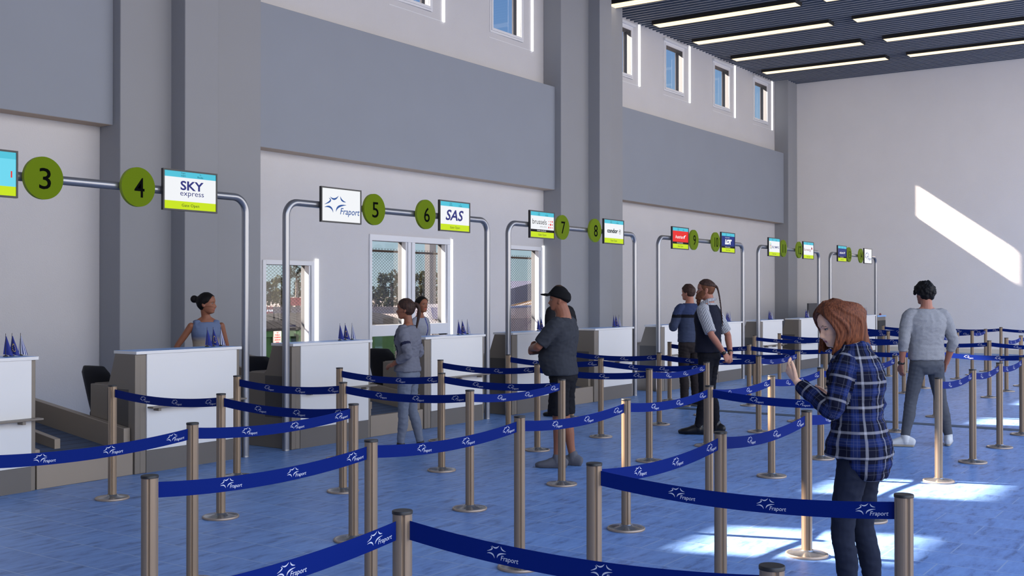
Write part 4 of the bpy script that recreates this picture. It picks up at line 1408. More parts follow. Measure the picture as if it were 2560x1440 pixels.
    for q in (-1, 1):
        e_ = MB()
        c = V((q * .031, .0685, .515 * .225)) * P.hs
        e_.ell((0, 0, 0), .0125 * P.hs, .0125 * P.hs, .0125 * P.hs, None, 16, 16)
        Rx = Matrix.Rotation(-PI / 2, 3, 'X')
        e_.v = [tuple(P.Mh @ (c + Rx @ V(v))) for v in e_.v]
        cen = P.Mh @ c; fwd = (P.Mh.to_3x3() @ V((0, 1, 0))).normalized()
        for i, f in enumerate(e_.f):
            m_ = sum((V(e_.v[j]) for j in f), V()) / len(f)
            if (m_ - cen).normalized().dot(fwd) > .86: e_.mi[i] = 1
        ey = e_.build('eye', [M_eye, M_iris], r)
        l_ = MB(); rl = .0139 * P.hs
        up_h = (P.Mh.to_3x3() @ V((0, 0, 1))).normalized()
        vs = []; nu, nv = 16, 7
        for lo, hi in ((lid, 80.), (-70., -26.)):
            o_n = len(vs)
            for i in range(nv):
                el_ = math.radians(lo + (hi - lo) * i / (nv - 1))
                for z in range(nu):
                    az = math.radians(-82 + 164 * z / (nu - 1))
                    vs.append(P.Mh @ (c + V((math.sin(az) * math.cos(el_), math.cos(az) * math.cos(el_), math.sin(el_))) * .0139 * P.hs))
            for i in range(nv - 1):
                for z in range(nu - 1):
                    edge = (i == 0 and lo > 0 or (i == 0 and lo > -20)) and hi > 0
                    l_.f.append([o_n+i*nu+z, o_n+i*nu+z+1, o_n+(i+1)*nu+z+1, o_n+(i+1)*nu+z]); l_.mi.append(1 if edge else 0); l_.sm.append(True)
        l_.v = [tuple(v) for v in vs]
        l_.build('eyelid', [skin, M_lash], ey)
    return P

def top(P, name, mats, pad=.014, hem=.90, hemflare=0., sleeve=None, sl_r=1., voxel=.008, wrinkle=.004, neck=1.47, seed=1, attr=None, matfn=None, backdrop_hem=0., cut=None, extra=None, shpad=1.0, smooth=3):
    """shirt / sweater; sleeve: dict side -> fraction 0..2 (1 = elbow, 2 = wrist)"""
    s = P.s; mb = MB()
    secs = []
    zs = [z for z, a, b in P.tor if z > hem + .02 and z <= neck]
    tz = [(z, a) for z, a, b in P.tor]; tb = [(z, b) for z, a, b in P.tor]
    for z in [hem] + zs + ([neck] if neck not in zs else []):
        a, b = smooth_lerp(tz, z), smooth_lerp(tb, z)
        if z < .95: a = max(a, smooth_lerp(tz, .95) * .98); b = max(b, smooth_lerp(tb, .95) * .98)
        fl = hemflare * max(0, (1.15 - z) / (1.15 - hem)) if hem < 1.15 else 0
        bl = P.belly * math.exp(-((z - 1.08) / .14) ** 2)
        secs.append((z * s, 0, P.spine(z).y + bl * .75 * s, (a * P.broad + pad + fl + bl * .25) * s, (b + pad + fl + bl * .65) * s))
    stack(mb, secs)
    for sd in 'LR':
        if not sleeve or sd not in sleeve: continue
        shd, el, wr = P.J['sh' + sd], P.J['el' + sd], P.J['wr' + sd]
        ar = (.86 if P.fem else 1.0) * (P.broad ** .5) * sl_r
        fr = sleeve[sd]
        pts = [shd * 1.0, shd.lerp(el, .33), shd.lerp(el, .7)]; rr = [.063*s*ar, .060*s*ar, .054*s*ar]
        q = 1 if sd == 'R' else -1
        pts = [V((shd.x - q*.085*s*P.broad, shd.y, shd.z + .012*s)), V((shd.x - q*.02*s, shd.y, shd.z + .004*s))] + pts[1:]; rr = [.060*s*shpad, .062*s*ar*shpad] + rr[1:]
        if fr <= 1:
            pts = pts[:3] + [shd.lerp(el, fr)]; rr = rr[:3] + [.056*s*ar]
        else:
            pts += [el, el.lerp(wr, min(.45, (fr - 1) * .5)), el.lerp(wr, fr - 1)]; rr += [.050*s*ar, .047*s*ar, .040*s*ar]
        p_, r_2 = catmull(pts, rr, 3); limb(mb, p_, r_2, cap1=False)
    if extra: extra(mb)
    o = fuse(mb, name, mats, P.root, voxel, smooth, wrinkle, 11 / s, seed, matfn, attr)
    return o

def trousers(P, mats, top_z=1.0, end=.09, pad=.012, wrinkle=.004, slim=1., seed=2, name='trousers', flare=0.):
    s = P.s; mb = MB()
    tz = [(z, a) for z, a, b in P.tor]; tb = [(z, b) for z, a, b in P.tor]
    secs = []
    for z in (.775, .82, .88, .95, top_z):
        a, b = smooth_lerp(tz, max(z, .8)), smooth_lerp(tb, max(z, .8))
        if z < .8: a *= .72; b *= .8
        bl = P.belly * math.exp(-((z - 1.08) / .14) ** 2) * .5
        secs.append((z * s, 0, P.spine(z).y + bl * .5 * s - (.010 * s if z < .94 else 0), (a * P.broad ** .7 + pad * (1 if z < .93 else .15)) * s, (b + pad * (1 if z < .93 else .1) + bl * .4) * s))
    stack(mb, secs)
    for sd in 'LR':
        hp, kn, an = P.J['hip' + sd], P.J['kn' + sd], P.J['an' + sd]
        f = lambda r_: r_ * s * slim + pad * s * .6
        if end > .4:
            e_ = hp.lerp(kn, (.90 - end) / .41)
            slimb(mb, [hp + V((0, -.01*s, -.01*s)), hp.lerp(kn, .4), e_], [f(.086), f(.080), f(.076) + flare * s], cap1=False)
        else:
            cal = an.lerp(kn, .62) + V((0, -.010, 0)) * s
            bot = an + V((0, 0, (end - .085) * s))
            slimb(mb, [hp + V((0, -.012*s, -.01*s)), hp.lerp(kn, .5), kn, cal, bot.lerp(kn, .2), bot], [f(.088), f(.072), f(.056), f(.055), f(.042) + flare*s, f(.038) + flare*s], cap1=False)
    return fuse(mb, name, mats, P.root, .008, 3, wrinkle, 12 / s, seed)

def shoes(P, mats, s2=1., sole=None):
    for sd in 'LR':
        mb = MB(); shoe(mb, P.J['an' + sd], P.yaw[sd], P.s * s2)
        mm = mats if isinstance(mats, (list, tuple)) else [mats]
        o = fuse(mb, 'shoe', mm, P.root, .006, 2, matfn=(lambda c: 1 if (c.z < .028 and len(mm) > 1) else 0))
        flatten_sole(o)

def strand(mb, P, path, r0=.012, r1=.006, n=7):
    pts = [P.Mh @ (V(p) * P.hs) for p in path]
    p_, r_2 = catmull(pts, [r0 * P.hs * (1 - i / (len(pts) - 1)) + r1 * P.hs * i / (len(pts) - 1) for i in range(len(pts))], 4)
    limb(mb, p_, r_2, n=n)

def W2L(P, p):
    return P.root.matrix_basis.inverted() @ V(p)
# ------------------------------------------------------------------ the eight people
def fdir(a_left, b_away):
    d = rt * (-a_left) + fw * b_away
    return (d.x, d.y)

# ---- plaid shirt woman
def plaid_mat():
    k = NT('plaid_flannel')
    at = k.n('ShaderNodeAttribute'); at.attribute_name = 'pl'
    sp = k.n('ShaderNodeSeparateXYZ'); k.l(at.outputs['Vector'], sp.inputs[0])
    def band(c, per, cen, wid):
        f = k.math('FRACT', k.math('DIVIDE', k.math('ADD', c, 10.0), per))
        d = k.math('ABSOLUTE', k.math('SUBTRACT', f, cen))
        return k.math('MULTIPLY', k.math('SUBTRACT', wid, d), 40.0, clamp=True)
    u, v = sp.outputs[0], sp.outputs[1]
    base = rgb(17, 19, 36)
    blue = rgb(32, 46, 94); whi = rgb(160, 158, 162)
    per = .122
    def mx_(a, b): return k.math('MAXIMUM', a, b)
    bu = band(u, per, .42, .17); bv = band(v, per, .42, .17)
    wu = band(u, per, .80, .065); wv = band(v, per, .80, .065)
    lu = mx_(band(u, per, .14, .014), mx_(band(u, per, .36, .012), band(u, per, .48, .012)))
    lv = mx_(band(v, per, .14, .014), mx_(band(v, per, .36, .012), band(v, per, .48, .012)))
    c = k.mix(k.math('MULTIPLY', k.math('ADD', bu, bv), .5), base, blue)
    c = k.mix(k.math('MULTIPLY', k.math('ADD', wu, wv), .47, clamp=True), c, whi)
    c = k.mix(k.math('MULTIPLY', mx_(lu, lv), .3), c, whi)
    k.l(c, k.b.inputs['Base Color']); k.b.inputs['Roughness'].default_value = .9; k.b.inputs['Specular IOR Level'].default_value = .1
    k.bump(k.noise(k.coord('Object'), 420, 2), .2, .002)
    return k.m
woman = person((5.77, 1.785), fdir(.80, .60), 'woman with long auburn hair in a blue plaid shirt, raising one hand, looking down', 1.70, True,
    {'elL': (-.235, .055, 1.135), 'wrL': (-.165, .285, 1.28), 'handL': ((.10, .62, .75), (.75, -.45, .35), (.0, -.75, .6), dict(curl=(.35, .42, .5, .55), thumb=.35)),
     'elR': (.25, -.01, 1.12), 'wrR': (.14, .20, 1.16), 'handR': ((-.5, .8, .3), (-.5, -.3, .7), (0, .2, 1), dict(curl=(.5, .5, .5, .5))),
     'anL': (-.085, .03, .085), 'anR': (.10, -.05, .085), 'knL': (-.09, .06, .49), 'toeL': .2, 'toeR': -.2},
    M_skin, head_rot=(-.29, 0, .79), lean=.06, neckfwd=.065, voxel=.0042, hs=1.01, headoff=(0, .01, -.048), lid=2.)
P = woman
def plaid_attr(co, cls, P=P):
    s = P.s
    for sd in 'LR':
        a, b, c = P.J['sh' + sd], P.J['el' + sd], P.J['wr' + sd]
        q = -1 if sd == 'L' else 1
        d0, d1 = (b - a), (c - b)
        up_ = (co - b).dot(d0.normalized() + d1.normalized()) < 0
        p0, d, acc = (a, d0, 0) if up_ else (b, d1, d0.length)
        L = d.length; t = (co - p0).dot(d) / L / L
        pr = p0 + d * max(-.05, min(1.05, t)); best = ((co - pr).length, acc + t * L, pr, d.normalized())
        if cls == sd or (cls is None and best[0] < .074 * s and (q * co.x > .150 * s or best[1] > .2 * s)):
            side = V((0, 1, 0)); d = best[3]
            e1 = (side - d * side.dot(d)).normalized(); e2 = d.cross(e1); r = co - best[2]
            return (math.atan2(r.dot(e1), r.dot(e2)) * .0497 + .02, best[1] + .03, 0), sd
    return (math.atan2(co.x, -(co.y - P.spine(co.z / s).y)) * .1655 + .03, co.z * .96, 0), 'T'
def hem_shape(mb, P=P):
    s = P.s   # longer tail at the back
    stack(mb, [(.77*s, 0, -.075*s, .115*s, .06*s), (.80*s, 0, -.065*s, .150*s, .080*s), (.86*s, 0, -.045*s, .182*s, .11*s), (.93*s, 0, -.02*s, .192*s, .135*s), (1.02*s, 0, 0, .17*s, .13*s)])
    # collar
    nb = P.spine(1.46)
    limb(mb, [nb + V((-.07, .015, -.005)) * s, nb + V((-.045, -.055, .022)) * s, nb + V((.045, -.055, .022)) * s, nb + V((.07, .015, -.005)) * s], [.016*s]*4)
o = top(P, 'shirt', plaid_mat(), pad=.026, hem=.89, hemflare=.022, sleeve={'L': 1.88, 'R': 1.88}, sl_r=1.06, voxel=.0055, wrinkle=.0065, neck=1.478, attr=plaid_attr, extra=hem_shape, smooth=2)
M_jean = cloth('jeans_dark', rgb(34, 38, 52), .2, 40)
trousers(P, M_jean, 1.0, .10, .006, .0035)
shoes(P, mat('shoe_black', rgb(30, 30, 34), .5))
# auburn hair: cap plus many strands that fall with gravity
mb = MB()
hl = lambda a: smooth_lerp([(0, .90), (.45, .86), (.8, .74), (1.05, .58), (1.3, .40), (1.5, .25), (2.2, .18), (PI, .12)], a)
hair_cap(mb, P.Mh, P.hs, True, hl, .024, lump=.006, topadd=.02)
g = (P.Mh.to_3x3().inverted() @ V((0, 0, -1))).normalized()
rnd = random.Random(3)
for sd in (-1, 1):
    for i in range(21):
        a = 1.16 + (PI - 1.16) * i / 20.
        for lay in (0, 1):
            o_ = .028 + .014 * lay + rnd.uniform(-.004, .004) + .022 * max(0, a - 1.7) / 1.44
            aa = sd * (a + rnd.uniform(-.05, .05))
            am = lambda q: sd * min(PI, abs(aa) * q)
            p0 = head_pt(.975, am(.6), off=.014 + .008 * lay); p1 = head_pt(.86, am(.78), off=o_ - .006); p2 = head_pt(.62, am(.98), off=o_); p3 = head_pt(.38, am(1.08), off=o_ + .006)
            ln = smooth_lerp([(.86, .085), (1.2, .105), (1.6, .10), (2.1, .17), (2.6, .235), (PI, .25)], a)
            bk = max(0, a - 1.9) / 1.25
            inward = V((-p3.x * .25 * (1 - bk), (.02 if a < 1.4 else -.085 * bk), 0))
            p4 = p3 + g * ln * .55 + inward * .4; p5 = p3 + g * ln + inward
            strand(mb, P, [p0, p1, p2, p3, p4, p5 + V((rnd.uniform(-.006, .006), rnd.uniform(-.006, .006), rnd.uniform(-.01, .01)))], .0135, .007)
fuse(mb, 'hair', M_hred, P.root, .0042, 1)

# ---- grey sweater man
man = person((12.82, 3.21), fdir(.10, .99), 'man with black curly hair in a grey sweater standing with his back turned, legs apart', 1.83, False,
    {'elL': (-.275, -.05, 1.14), 'wrL': (-.265, .03, .885), 'handL': ((.05, .25, -.95), (.9, .2, .1), (.1, .95, .2), dict(curl=(.25, .3, .35, .4), thumb=.2)),
     'elR': (.285, -.04, 1.13), 'wrR': (.255, .06, .885), 'handR': ((-.1, .25, -.95), (-.9, .2, .1), (-.1, .95, .2), dict(curl=(.3, .35, .4, .45), thumb=.2)),
     'anL': (-.255, -.03, .085), 'anR': (.255, .02, .085), 'knL': (-.165, .02, .49), 'knR': (.175, .03, .49), 'toeL': 1.1, 'toeR': -.5},
    M_skin3, head_rot=(-.06, 0, .25), hs=1.0, broad=1.05)
P = man
k = NT('sweater_heather'); co = k.coord('Object')
f = k.noise(co, 260, 2, .7)
k.l(k.mix(f, rgb(92, 92, 97), rgb(178, 177, 177)), k.b.inputs['Base Color']); k.b.inputs['Roughness'].default_value = .9; k.b.inputs['Specular IOR Level'].default_value = .1
M_heather = k.m
top(P, 'sweater', M_heather, pad=.016, hem=.93, hemflare=.004, sleeve={'L': 1.42, 'R': 1.42}, sl_r=1.08, wrinkle=.006, neck=1.475)
trousers(P, cloth('chinos_grey', rgb(82, 84, 90), .15, 30), 1.0, .115, .012, .003)
shoes(P, [cloth('sneaker_white', rgb(206, 206, 204), .05), M_sole], 1.05)
mb = MB()
hair_cap(mb, P.Mh, P.hs, False, lambda a: smooth_lerp([(0, .86), (.6, .8), (1.0, .62), (1.35, .50), (1.8, .30), (2.4, .16), (PI, .14)], a), .024, lump=.016, topadd=.02)
for i in range(90):
    a = rnd.uniform(.5, 2*PI - .5); t = rnd.uniform(.42, .99)
    mb.ell(P.Mh @ head_pt(t, a, P.hs, off=.016), *[rnd.uniform(.013, .024) * P.hs for _ in range(3)], None, 8, 6)
fuse(mb, 'hair', M_hblack, P.root, .005, 1)
def watch(P, sd, m, frac=.96, r=.031):
    a = P.J['el' + sd].lerp(P.J['wr' + sd], frac); d = (P.J['wr' + sd] - P.J['el' + sd]).normalized()
    mb = MB(); s = P.s
    limb(mb, [a - d*.010*s, a + d*.010*s], [r*s, r*s], n=20, cap0=False, cap1=False)
    e1 = V((-1 if sd == 'L' else 1, -.35, 0)).normalized()
    limb(mb, [a + e1*(r - .006)*s, a + e1*(r + .008)*s], [.019*s, .019*s], n=16, cap0=False, cap1=False)
    mb.build('watch', m, P.root)
watch(P, 'L', M_black)

# ---- capped man with folded arms
man = person((9.225, 5.785), fdir(.93, .37), 'stout man in a black cap and dark T-shirt with folded arms and shorts', 1.755, False,
    {'shL': (-.215, .0, 1.40), 'elL': (-.275, .155, 1.195), 'wrL': (-.05, .315, 1.165), 'handL': ((.95, .1, .1), (0, -1, .1), (0, .1, 1), dict(curl=(.5, .5, .5, .5))),
     'elR': (.285, .18, 1.16), 'wrR': (.05, .345, 1.12), 'handR': ((-.95, -.05, .2), (0, -1, .1), (0, .1, 1), dict(curl=(.6, .6, .6, .6))), 'toeL': .2, 'toeR': -.1,
     'anL': (-.10, .02, .085), 'anR': (.11, -.07, .085)},
    M_skin2, head_rot=(.04, 0, .28), belly=.075, broad=1.13, bare_legs=True, hs=.95, neckfwd=.045)
P = man
top(P, 'tshirt', cloth('tshirt_charcoal', rgb(52, 54, 60), .12), pad=.02, hem=.91, hemflare=.01, sleeve={'L': .88, 'R': .88}, sl_r=1.16, wrinkle=.006, neck=1.47)
trousers(P, cloth('shorts_black', rgb(24, 24, 28), .15), .98, .52, .016, .005, 1.1, name='shorts', flare=.012)
shoes(P, cloth('slip_on_grey', rgb(98, 98, 104), .1), 1.05)
mb = MB()
hair_cap(mb, P.Mh, P.hs, False, lambda a: smooth_lerp([(0, .70), (.8, .68), (1.6, .58), (2.3, .45), (PI, .38)], a), .026, topadd=.03)
# brim
for i in range(9):
    x = (i - 4) / 4 * .062
    L = .098 * math.sqrt(max(0, 1 - (x / .075) ** 2)) + .0
    y0 = head_pt(.72, math.atan2(x, .09), 1).y
    limb(mb, [P.Mh @ (V((x, y0 - .02, .168)) * P.hs), P.Mh @ (V((x, y0 + L * .6, .171 - abs(x) * .16)) * P.hs), P.Mh @ (V((x, y0 + L, .166 - abs(x) * .22)) * P.hs)], [(.012, .010), (.012, .008), (.011, .006)], n=10, side=(P.Mh.to_3x3() @ V((1, 0, 0))))
fuse(mb, 'cap', cloth('cap_black', rgb(18, 18, 20), .1), P.root, .0045, 2)

# ---- customer in black hidden behind him
man = person((13.06, 8.23), (.1, 1.0), 'person in black mostly hidden behind the capped man, facing counter 7', 1.83, False,
    {'handL': ((.05, .2, -.97), (.9, .2, .1), (.1, .95, .2), dict(curl=(.3,) * 4)), 'handR': ((-.05, .2, -.97), (-.9, .2, .1), (-.1, .95, .2), dict(curl=(.3,) * 4))},
    M_skin3, voxel=.007, broad=1.08)
P = man
top(P, 'shirt', cloth('shirt_black', rgb(28, 28, 32), .1), pad=.024, sl_r=1.1, hem=.92, sleeve={'L': 1.85, 'R': 1.85}, wrinkle=.004, neck=1.48)
trousers(P, cloth('trousers_black', rgb(24, 24, 28), .1), 1.0, .09)
shoes(P, mat('shoe_leather', rgb(24, 22, 22), .4))
SHORT = lambda a: smooth_lerp([(0, .87), (.6, .80), (.95, .66), (1.25, .50), (1.45, .46), (1.75, .34), (2.3, .22), (PI, .2)], a)
mb = MB(); hair_cap(mb, P.Mh, P.hs, False, SHORT, .012, lump=.003); fuse(mb, 'hair', M_hbrown, P.root, .006, 1)

# ---- ponytail woman
woman = person((9.10, 7.68), fdir(.95, .30), 'woman with a brown ponytail in a grey-blue sweatshirt and pale jeans before counter 6', 1.655, True,
    {'elL': (-.25, -.115, 1.13), 'wrL': (-.205, .115, 1.0), 'handL': ((.55, .8, -.1), (.6, -.3, -.6), (.2, .3, .9), dict(curl=(.4, .45, .5, .5))),
     'elR': (.26, -.04, 1.13), 'wrR': (.17, .15, 1.02), 'handR': ((-.6, .7, 0), (-.5, -.3, -.6), (-.2, .3, .9), dict(curl=(.4, .45, .5, .5))),
     'anL': (-.085, .05, .085), 'anR': (.09, -.12, .085), 'knR': (.09, -.02, .49), 'toeL': .1, 'toeR': -.1}, M_skin2, head_rot=(.02, 0, .18), hs=1.02)
P = woman
def sweat(c, P=P):
    s = P.s; x, y, z = c.x / s, c.y / s, c.z / s
    if y > -.03:
        an_ = math.atan2(x, y)
        r1 = math.hypot((an_ + .75) / .42, (z - 1.165) / .075)
        if .6 < r1 < 1.0 and abs(x) < .2: return 1
        if 1.265 < z < 1.35 and abs(abs(an_ + .75) - (z - 1.26) * 3.2) < .09: return 1
    for sd in 'LR':
        a, b = P.J['sh' + sd], P.J['el' + sd]
        d = b - a; t = (c - a).dot(d) / d.length_squared
        if .50 < t < .62 and (c - a - d * t).length < .08 * s and abs(x) > .165: return 1
    return 0
top(P, 'sweatshirt', [cloth('sweat_grey', rgb(112, 113, 124), .14), cloth('sweat_navy', rgb(34, 36, 60), .1)], pad=.024, hem=.93, sleeve={'L': 1.6, 'R': 1.6}, sl_r=1.15, voxel=.0065, wrinkle=.007, neck=1.45, matfn=sweat)
trousers(P, cloth('jeans_pale', rgb(112, 118, 132), .14, 30), 1.02, .11, .004, .004)
shoes(P, [mat('trainer_dark', rgb(30, 28, 34), .6), mat('trainer_sole', rgb(150, 50, 60), .6)])
LONG = lambda a: smooth_lerp([(0, .86), (.55, .82), (.9, .70), (1.15, .55), (1.42, .50), (1.7, .32), (2.2, .20), (PI, .2)], a)
mb = MB(); hair_cap(mb, P.Mh, P.hs, True, LONG, .014, lump=.004)
strand(mb, P, [(0, -.09, .165), (0, -.13, .165), (0, -.155, .12), (0, -.15, .03), (.005, -.135, -.06), (.0, -.125, -.11)], .026, .010, 12)
strand(mb, P, [(.01, -.095, .16), (.01, -.14, .15), (.012, -.16, .08), (.012, -.15, .0), (.015, -.13, -.07)], .022, .008, 12)
fuse(mb, 'hair', M_hdb, P.root, .005, 1)
mb = MB(); mb.ell(P.Mh @ (V((0, -.105, .163)) * P.hs), .022, .012, .022, P.Mh.to_3x3()); mb.build('hair_tie', M_hblack, P.root)

# ---- vested man with braid
man = person((12.41, 5.68), fdir(.86, .50), 'tall bearded man with a long thin braid in a dark waistcoat, hands clasped behind', 1.885, False,
    {'elL': (-.265, -.13, 1.14), 'wrL': (-.085, -.215, .925), 'handL': ((.45, -.25, -.85), (.3, .9, .1), (.8, 0, .5), dict(curl=(.4, .5, .6, .7), thumb=.4)),
     'elR': (.27, -.13, 1.13), 'wrR': (.075, -.235, .915), 'handR': ((-.45, -.3, -.85), (-.2, .9, -.1), (-.8, 0, .5), dict(curl=(.6, .7, .7, .8), thumb=.4)), 'toeL': .25, 'toeR': -.15,
     'anL': (-.10, .08, .085), 'anR': (.10, -.06, .085)}, M_skin3, head_rot=(0, 0, .28), hs=1.0)
P = man
k = NT('shirt_stripes'); at = k.n('ShaderNodeAttribute'); at.attribute_name = 'pl'; sp = k.n('ShaderNodeSeparateXYZ'); k.l(at.outputs['Vector'], sp.inputs[0])
f = k.math('GREATER_THAN', k.math('FRACT', k.math('MULTIPLY', k.math('ADD', sp.outputs[0], 5.0), 72.0)), .5)
k.l(k.mix(f, rgb(214, 214, 218), rgb(30, 34, 52)), k.b.inputs['Base Color']); k.b.inputs['Roughness'].default_value = .9
M_stripe = k.m
def stripe_attr(co, cls, P=P):
    s = P.s
    for sd in 'LR':
        a, b = P.J['sh' + sd], P.J['el' + sd]; d = b - a; t = (co - a).dot(d) / d.length_squared; r = co - a - d * t
        if cls == sd or (cls is None and r.length < .085 * s and abs(co.x) > .15 * s):
            dd = d.normalized(); e1 = (V((0, 1, 0)) - dd * dd.y).normalized(); e2 = dd.cross(e1)
            return (math.atan2(r.dot(e1), r.dot(e2)) * .0553, 0, 0), sd
    return (math.atan2(co.x, -co.y) * .0995, 0, 0), 'T'
def collar(mb, P=P):
    s = P.s; nb = P.spine(1.50)
    limb(mb, [nb + V((-.06, .06, -.02)) * s, nb + V((-.068, -.02, .018)) * s, nb + V((0, -.075, .03)) * s, nb + V((.068, -.02, .018)) * s, nb + V((.06, .06, -.02)) * s], [.019*s]*5)
top(P, 'shirt', M_stripe, pad=.010, hem=1.0, sleeve={'L': .92, 'R': .92}, sl_r=1.14, voxel=.0065, wrinkle=.003, neck=1.49, attr=stripe_attr, extra=collar)
top(P, 'waistcoat', cloth('waistcoat_navy', rgb(26, 28, 42), .1), pad=.024, hem=.93, hemflare=.006, wrinkle=.003, neck=1.465)
trousers(P, cloth('trousers_dark', rgb(22, 22, 28), .1), 1.0, .075, .012, .004)
mb = MB(); stack(mb, [(.955*P.s, 0, -.006, .180*P.s, .128*P.s), (.995*P.s, 0, -.006, .180*P.s, .126*P.s)]); mb.build('trouser_belt', mat('belt_red_brown', rgb(92, 42, 44), .5), P.root)
shoes(P, mat('shoe_polished', rgb(20, 19, 20), .35), 1.1)
mb = MB(); hair_cap(mb, P.Mh, P.hs, False, lambda a: smooth_lerp([(0, .88), (.6, .82), (1.1, .74), (1.8, .68), (2.5, .64), (PI, .62)], a), .012, lump=.003)
fuse(mb, 'hair', M_hdb, P.root, .005, 1)
mb = MB(); hair_cap(mb, P.Mh, P.hs, False, lambda a: smooth_lerp([(0, .93), (.9, .86), (1.15, .55), (1.35, .42), (1.75, .34), (2.3, .24), (PI, .22)], a), .004)
fuse(mb, 'shaved_sides', M_beard, P.root, .005, 0)
mb = MB()
br = [(0, -.105, .155), (0, -.13, .13), (-.005, -.15, .05), (-.008, -.165, -.05), (-.01, -.175, -.14), (-.012, -.185, -.23), (-.012, -.19, -.29)]
Rb = P.Mh.to_3x3()
pp_, _ = catmull([P.Mh @ (V(p) * P.hs) for p in br], [1] * len(br), 5)
for i, p in enumerate(pp_):
    q = .007 * (1 if i % 2 else -1); rr = .0135 - .008 * i / len(pp_)
    mb.ell(p + Rb @ V((q, 0, 0)), rr, rr, rr * 1.5, None, 10, 8)
limb(mb, pp_, [.0095 - .005 * i / len(pp_) for i in range(len(pp_))], n=8)
fuse(mb, 'braid', M_hdb, P.root, .004, 1)
mb = MB()
hair_b = [(.40, .005, 1.15, 1.5), (.34, .009, .95, 1.55), (.28, .012, .62, 1.5), (.22, .016, .42, 1.45), (.15, .020, 0, 1.4), (.08, .022, 0, 1.3), (.01, .024, 0, 1.2)]
for t, o_, a0, a1 in hair_b:
    for sd in (-1, 1):
        for i in range(12):
            p = head_pt(t, sd * (a0 + (a1 - a0) * i / 11), off=o_); mb.ell(P.Mh @ (p * P.hs), .015, .015, .017, None, 8, 6)
for i in range(18):
    x = rnd.uniform(-.04, .04); limb(mb, [P.Mh @ (V((x, .07, .04)) * P.hs), P.Mh @ (V((x * 1.0, .092 - abs(x) * .4, -.02)) * P.hs), P.Mh @ (V((x * .7, .085 - abs(x) * .4, -.07 + abs(x))) * P.hs)], [.022, .020, .010], n=8)
fuse(mb, 'beard', M_beard, P.root, .005, 1)
watch(P, 'L', M_black); 
a = P.J['elR'].lerp(P.J['wrR'], .93); d = (P.J['wrR'] - P.J['elR']).normalized()
mb = MB(); limb(mb, [a - d*.012, a + d*.012], [.034, .033], n=18, cap0=False, cap1=False); mb.build('wristband', M_black, P.root)

# ---- blue sweater man
man = person((15.33, 7.33), fdir(.48, .88), 'man with short brown hair in a dark blue sweater with a black chest band', 1.85, False,
    {'elL': (-.27, .02, 1.14), 'wrL': (-.16, .21, 1.17), 'handL': ((.5, .75, .3), (.6, -.3, -.5), (0, .2, 1), dict(curl=(.5,) * 4)), 'elR': (.30, .0, 1.14), 'wrR': (.16, .20, 1.17), 'handR': ((-.5, .75, .3), (-.6, -.3, -.5), (0, .2, 1), dict(curl=(.5,) * 4)),
     'toeL': .35}, M_skin3, head_rot=(0, 0, .42), hs=.98, broad=.96)
P = man
def swm(c, P=P):
    z = c.z / P.s
    if 1.285 < z < 1.325: return 1
    if z < 1.285: return 2
    return 0
k = NT('knit_striped'); sp = k.n('ShaderNodeSeparateXYZ'); k.l(k.coord('Object'), sp.inputs[0])
f = k.math('GREATER_THAN', k.math('FRACT', k.math('MULTIPLY', sp.outputs[2], 55.0)), .6)
k.l(k.mix(f, rgb(44, 52, 74), rgb(58, 68, 96)), k.b.inputs['Base Color']); k.b.inputs['Roughness'].default_value = .9
top(P, 'sweater', [cloth('knit_blue', rgb(50, 60, 92), .1), cloth('knit_black', rgb(20, 20, 26), .1), k.m], pad=.020, hem=.93, sleeve={'L': 1.9, 'R': 1.9}, sl_r=1.16, wrinkle=.005, neck=1.485, matfn=swm)
trousers(P, cloth('trousers_brown', rgb(44, 38, 38), .12), 1.0, .085, .016, .005, flare=.006)
shoes(P, [mat('shoe_dark', rgb(34, 32, 34), .5), M_sole], 1.06)
mb = MB(); hair_cap(mb, P.Mh, P.hs, False, SHORT, .013, lump=.004, topadd=.03); fuse(mb, 'hair', M_hdb, P.root, .005, 1)

# ---- agent with a bun behind counter 4
k = NT('dress_light_bands'); sp = k.n('ShaderNodeSeparateXYZ'); k.l(k.coord('Object'), sp.inputs[0])  # beige and blue bands paint reflected light on the blue top
r = k.n('ShaderNodeValToRGB'); k.l(k.math('DIVIDE', sp.outputs[2], 2.0), r.inputs[0])
e = r.color_ramp.elements
e[0].position = .50; e[0].color = rgb(92, 104, 132); e[1].position = .64; e[1].color = rgb(98, 114, 148)
for p_, c_ in ((.545, rgb(150, 138, 126)), (.595, rgb(158, 146, 132)), (.625, rgb(84, 100, 138))):
    x = e.new(p_); x.color = c_
k.l(r.outputs[0], k.b.inputs['Base Color']); k.b.inputs['Roughness'].default_value = .8
woman = person((8.02, 9.66), (-.45, -.89), 'staff woman with a dark hair bun in a sleeveless blue top behind counter 4', 1.72, True,
    {'elR': (.315, -.06, 1.14), 'wrR': (.20, .06, .97), 'handR': ((-.5, .5, -.7), (-.7, -.2, .3), (0, .7, .6), dict(curl=(.4,) * 4)), 'elL': (-.24, -.03, 1.12), 'wrL': (-.22, .08, .89), 'handL': ((.1, .5, -.8), (.9, 0, 0), (0, .9, .3), dict(curl=(.3,) * 4))},
    M_skin2, head_rot=(.03, 0, 1.02), hs=1.04, voxel=.0055)
P = woman
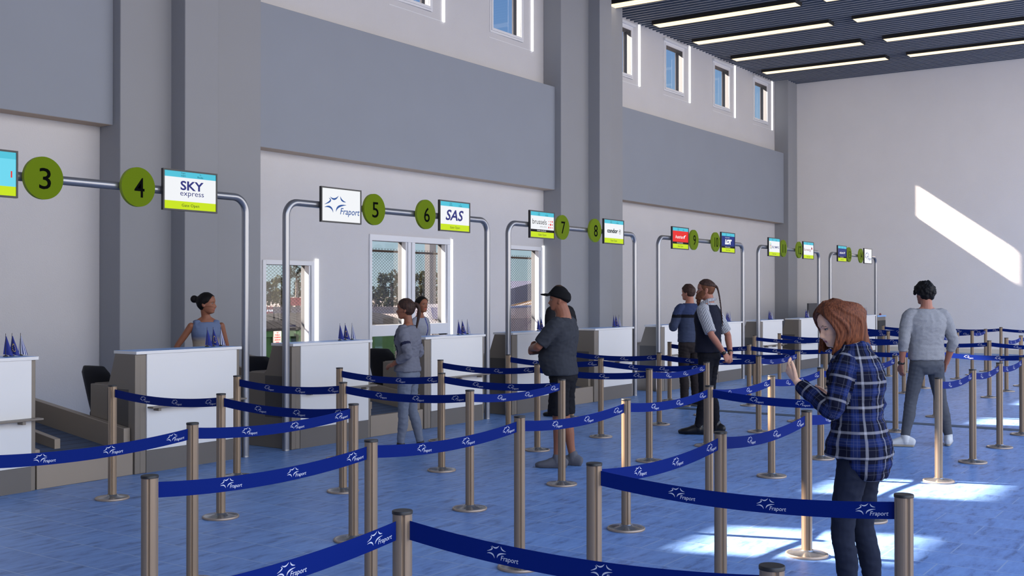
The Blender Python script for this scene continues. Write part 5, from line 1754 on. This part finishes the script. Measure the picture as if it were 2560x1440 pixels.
def straps(mb, P=P):
    s = P.s
    for q in (-1, 1):
        limb(mb, [V((q*.10, .075, 1.36)) * s, V((q*.105, .03, 1.435)) * s, V((q*.105, -.03, 1.44)) * s, V((q*.10, -.08, 1.36)) * s], [(.036*s, .016*s)]*4, side=(1, 0, 0))
top(P, 'top', k.m, pad=.010, hem=.80, hemflare=.03, wrinkle=.002, neck=1.425, extra=straps)
trousers(P, cloth('trousers_staff', rgb(34, 36, 46), .1), .98, .09)
shoes(P, mat('pump_black', rgb(22, 22, 24), .35))
mb = MB(); hair_cap(mb, P.Mh, P.hs, True, LONG, .012, lump=.002)
for _ in range(1):
    c = P.Mh @ (V((0, -.135, .165)) * P.hs); mb.ell(c, .042, .038, .042, None, 16, 12)
    limb(mb, [P.Mh @ (V((0, -.09, .155)) * P.hs), c], [.04, .032])
fuse(mb, 'hair', M_hblack, P.root, .005, 1)

# ---- agent behind counter 6
woman = person((11.93, 9.84), fdir(-.80, -.42), 'staff woman in a pale blouse with dark edging behind counter 6', 1.675, True,
    {'elL': (-.235, -.03, 1.12), 'wrL': (-.19, .12, .95), 'elR': (.235, -.03, 1.12), 'wrR': (.19, .12, .95), 'handL': ((.3, .9, -.2), (.3, 0, -1), (1, 0, 0), dict(curl=(.3,) * 4)), 'handR': ((-.3, .9, -.2), (-.3, 0, -1), (-1, 0, 0), dict(curl=(.3,) * 4))},
    M_skin2, head_rot=(.04, 0, -.3), hs=1.02)
P = woman
top(P, 'blouse', [cloth('blouse_pale', rgb(148, 152, 166), .1), M_navy], pad=.014, hem=.9, sleeve={'L': 1.0, 'R': 1.0}, sl_r=1.08, wrinkle=.003, neck=1.44, matfn=lambda c: 1 if (c.y > .05 and abs(c.x) < .013) else 0, voxel=.0065)
trousers(P, bpy.data.materials['trousers_staff'], 1.0, .09)
shoes(P, bpy.data.materials['pump_black'])
mb = MB(); hair_cap(mb, P.Mh, P.hs, True, LONG, .012, lump=.002)
mb.ell(P.Mh @ (V((0, -.12, .12)) * P.hs), .034, .03, .034)
fuse(mb, 'hair', M_hblack, P.root, .006, 1)
bpy.context.view_layer.update()
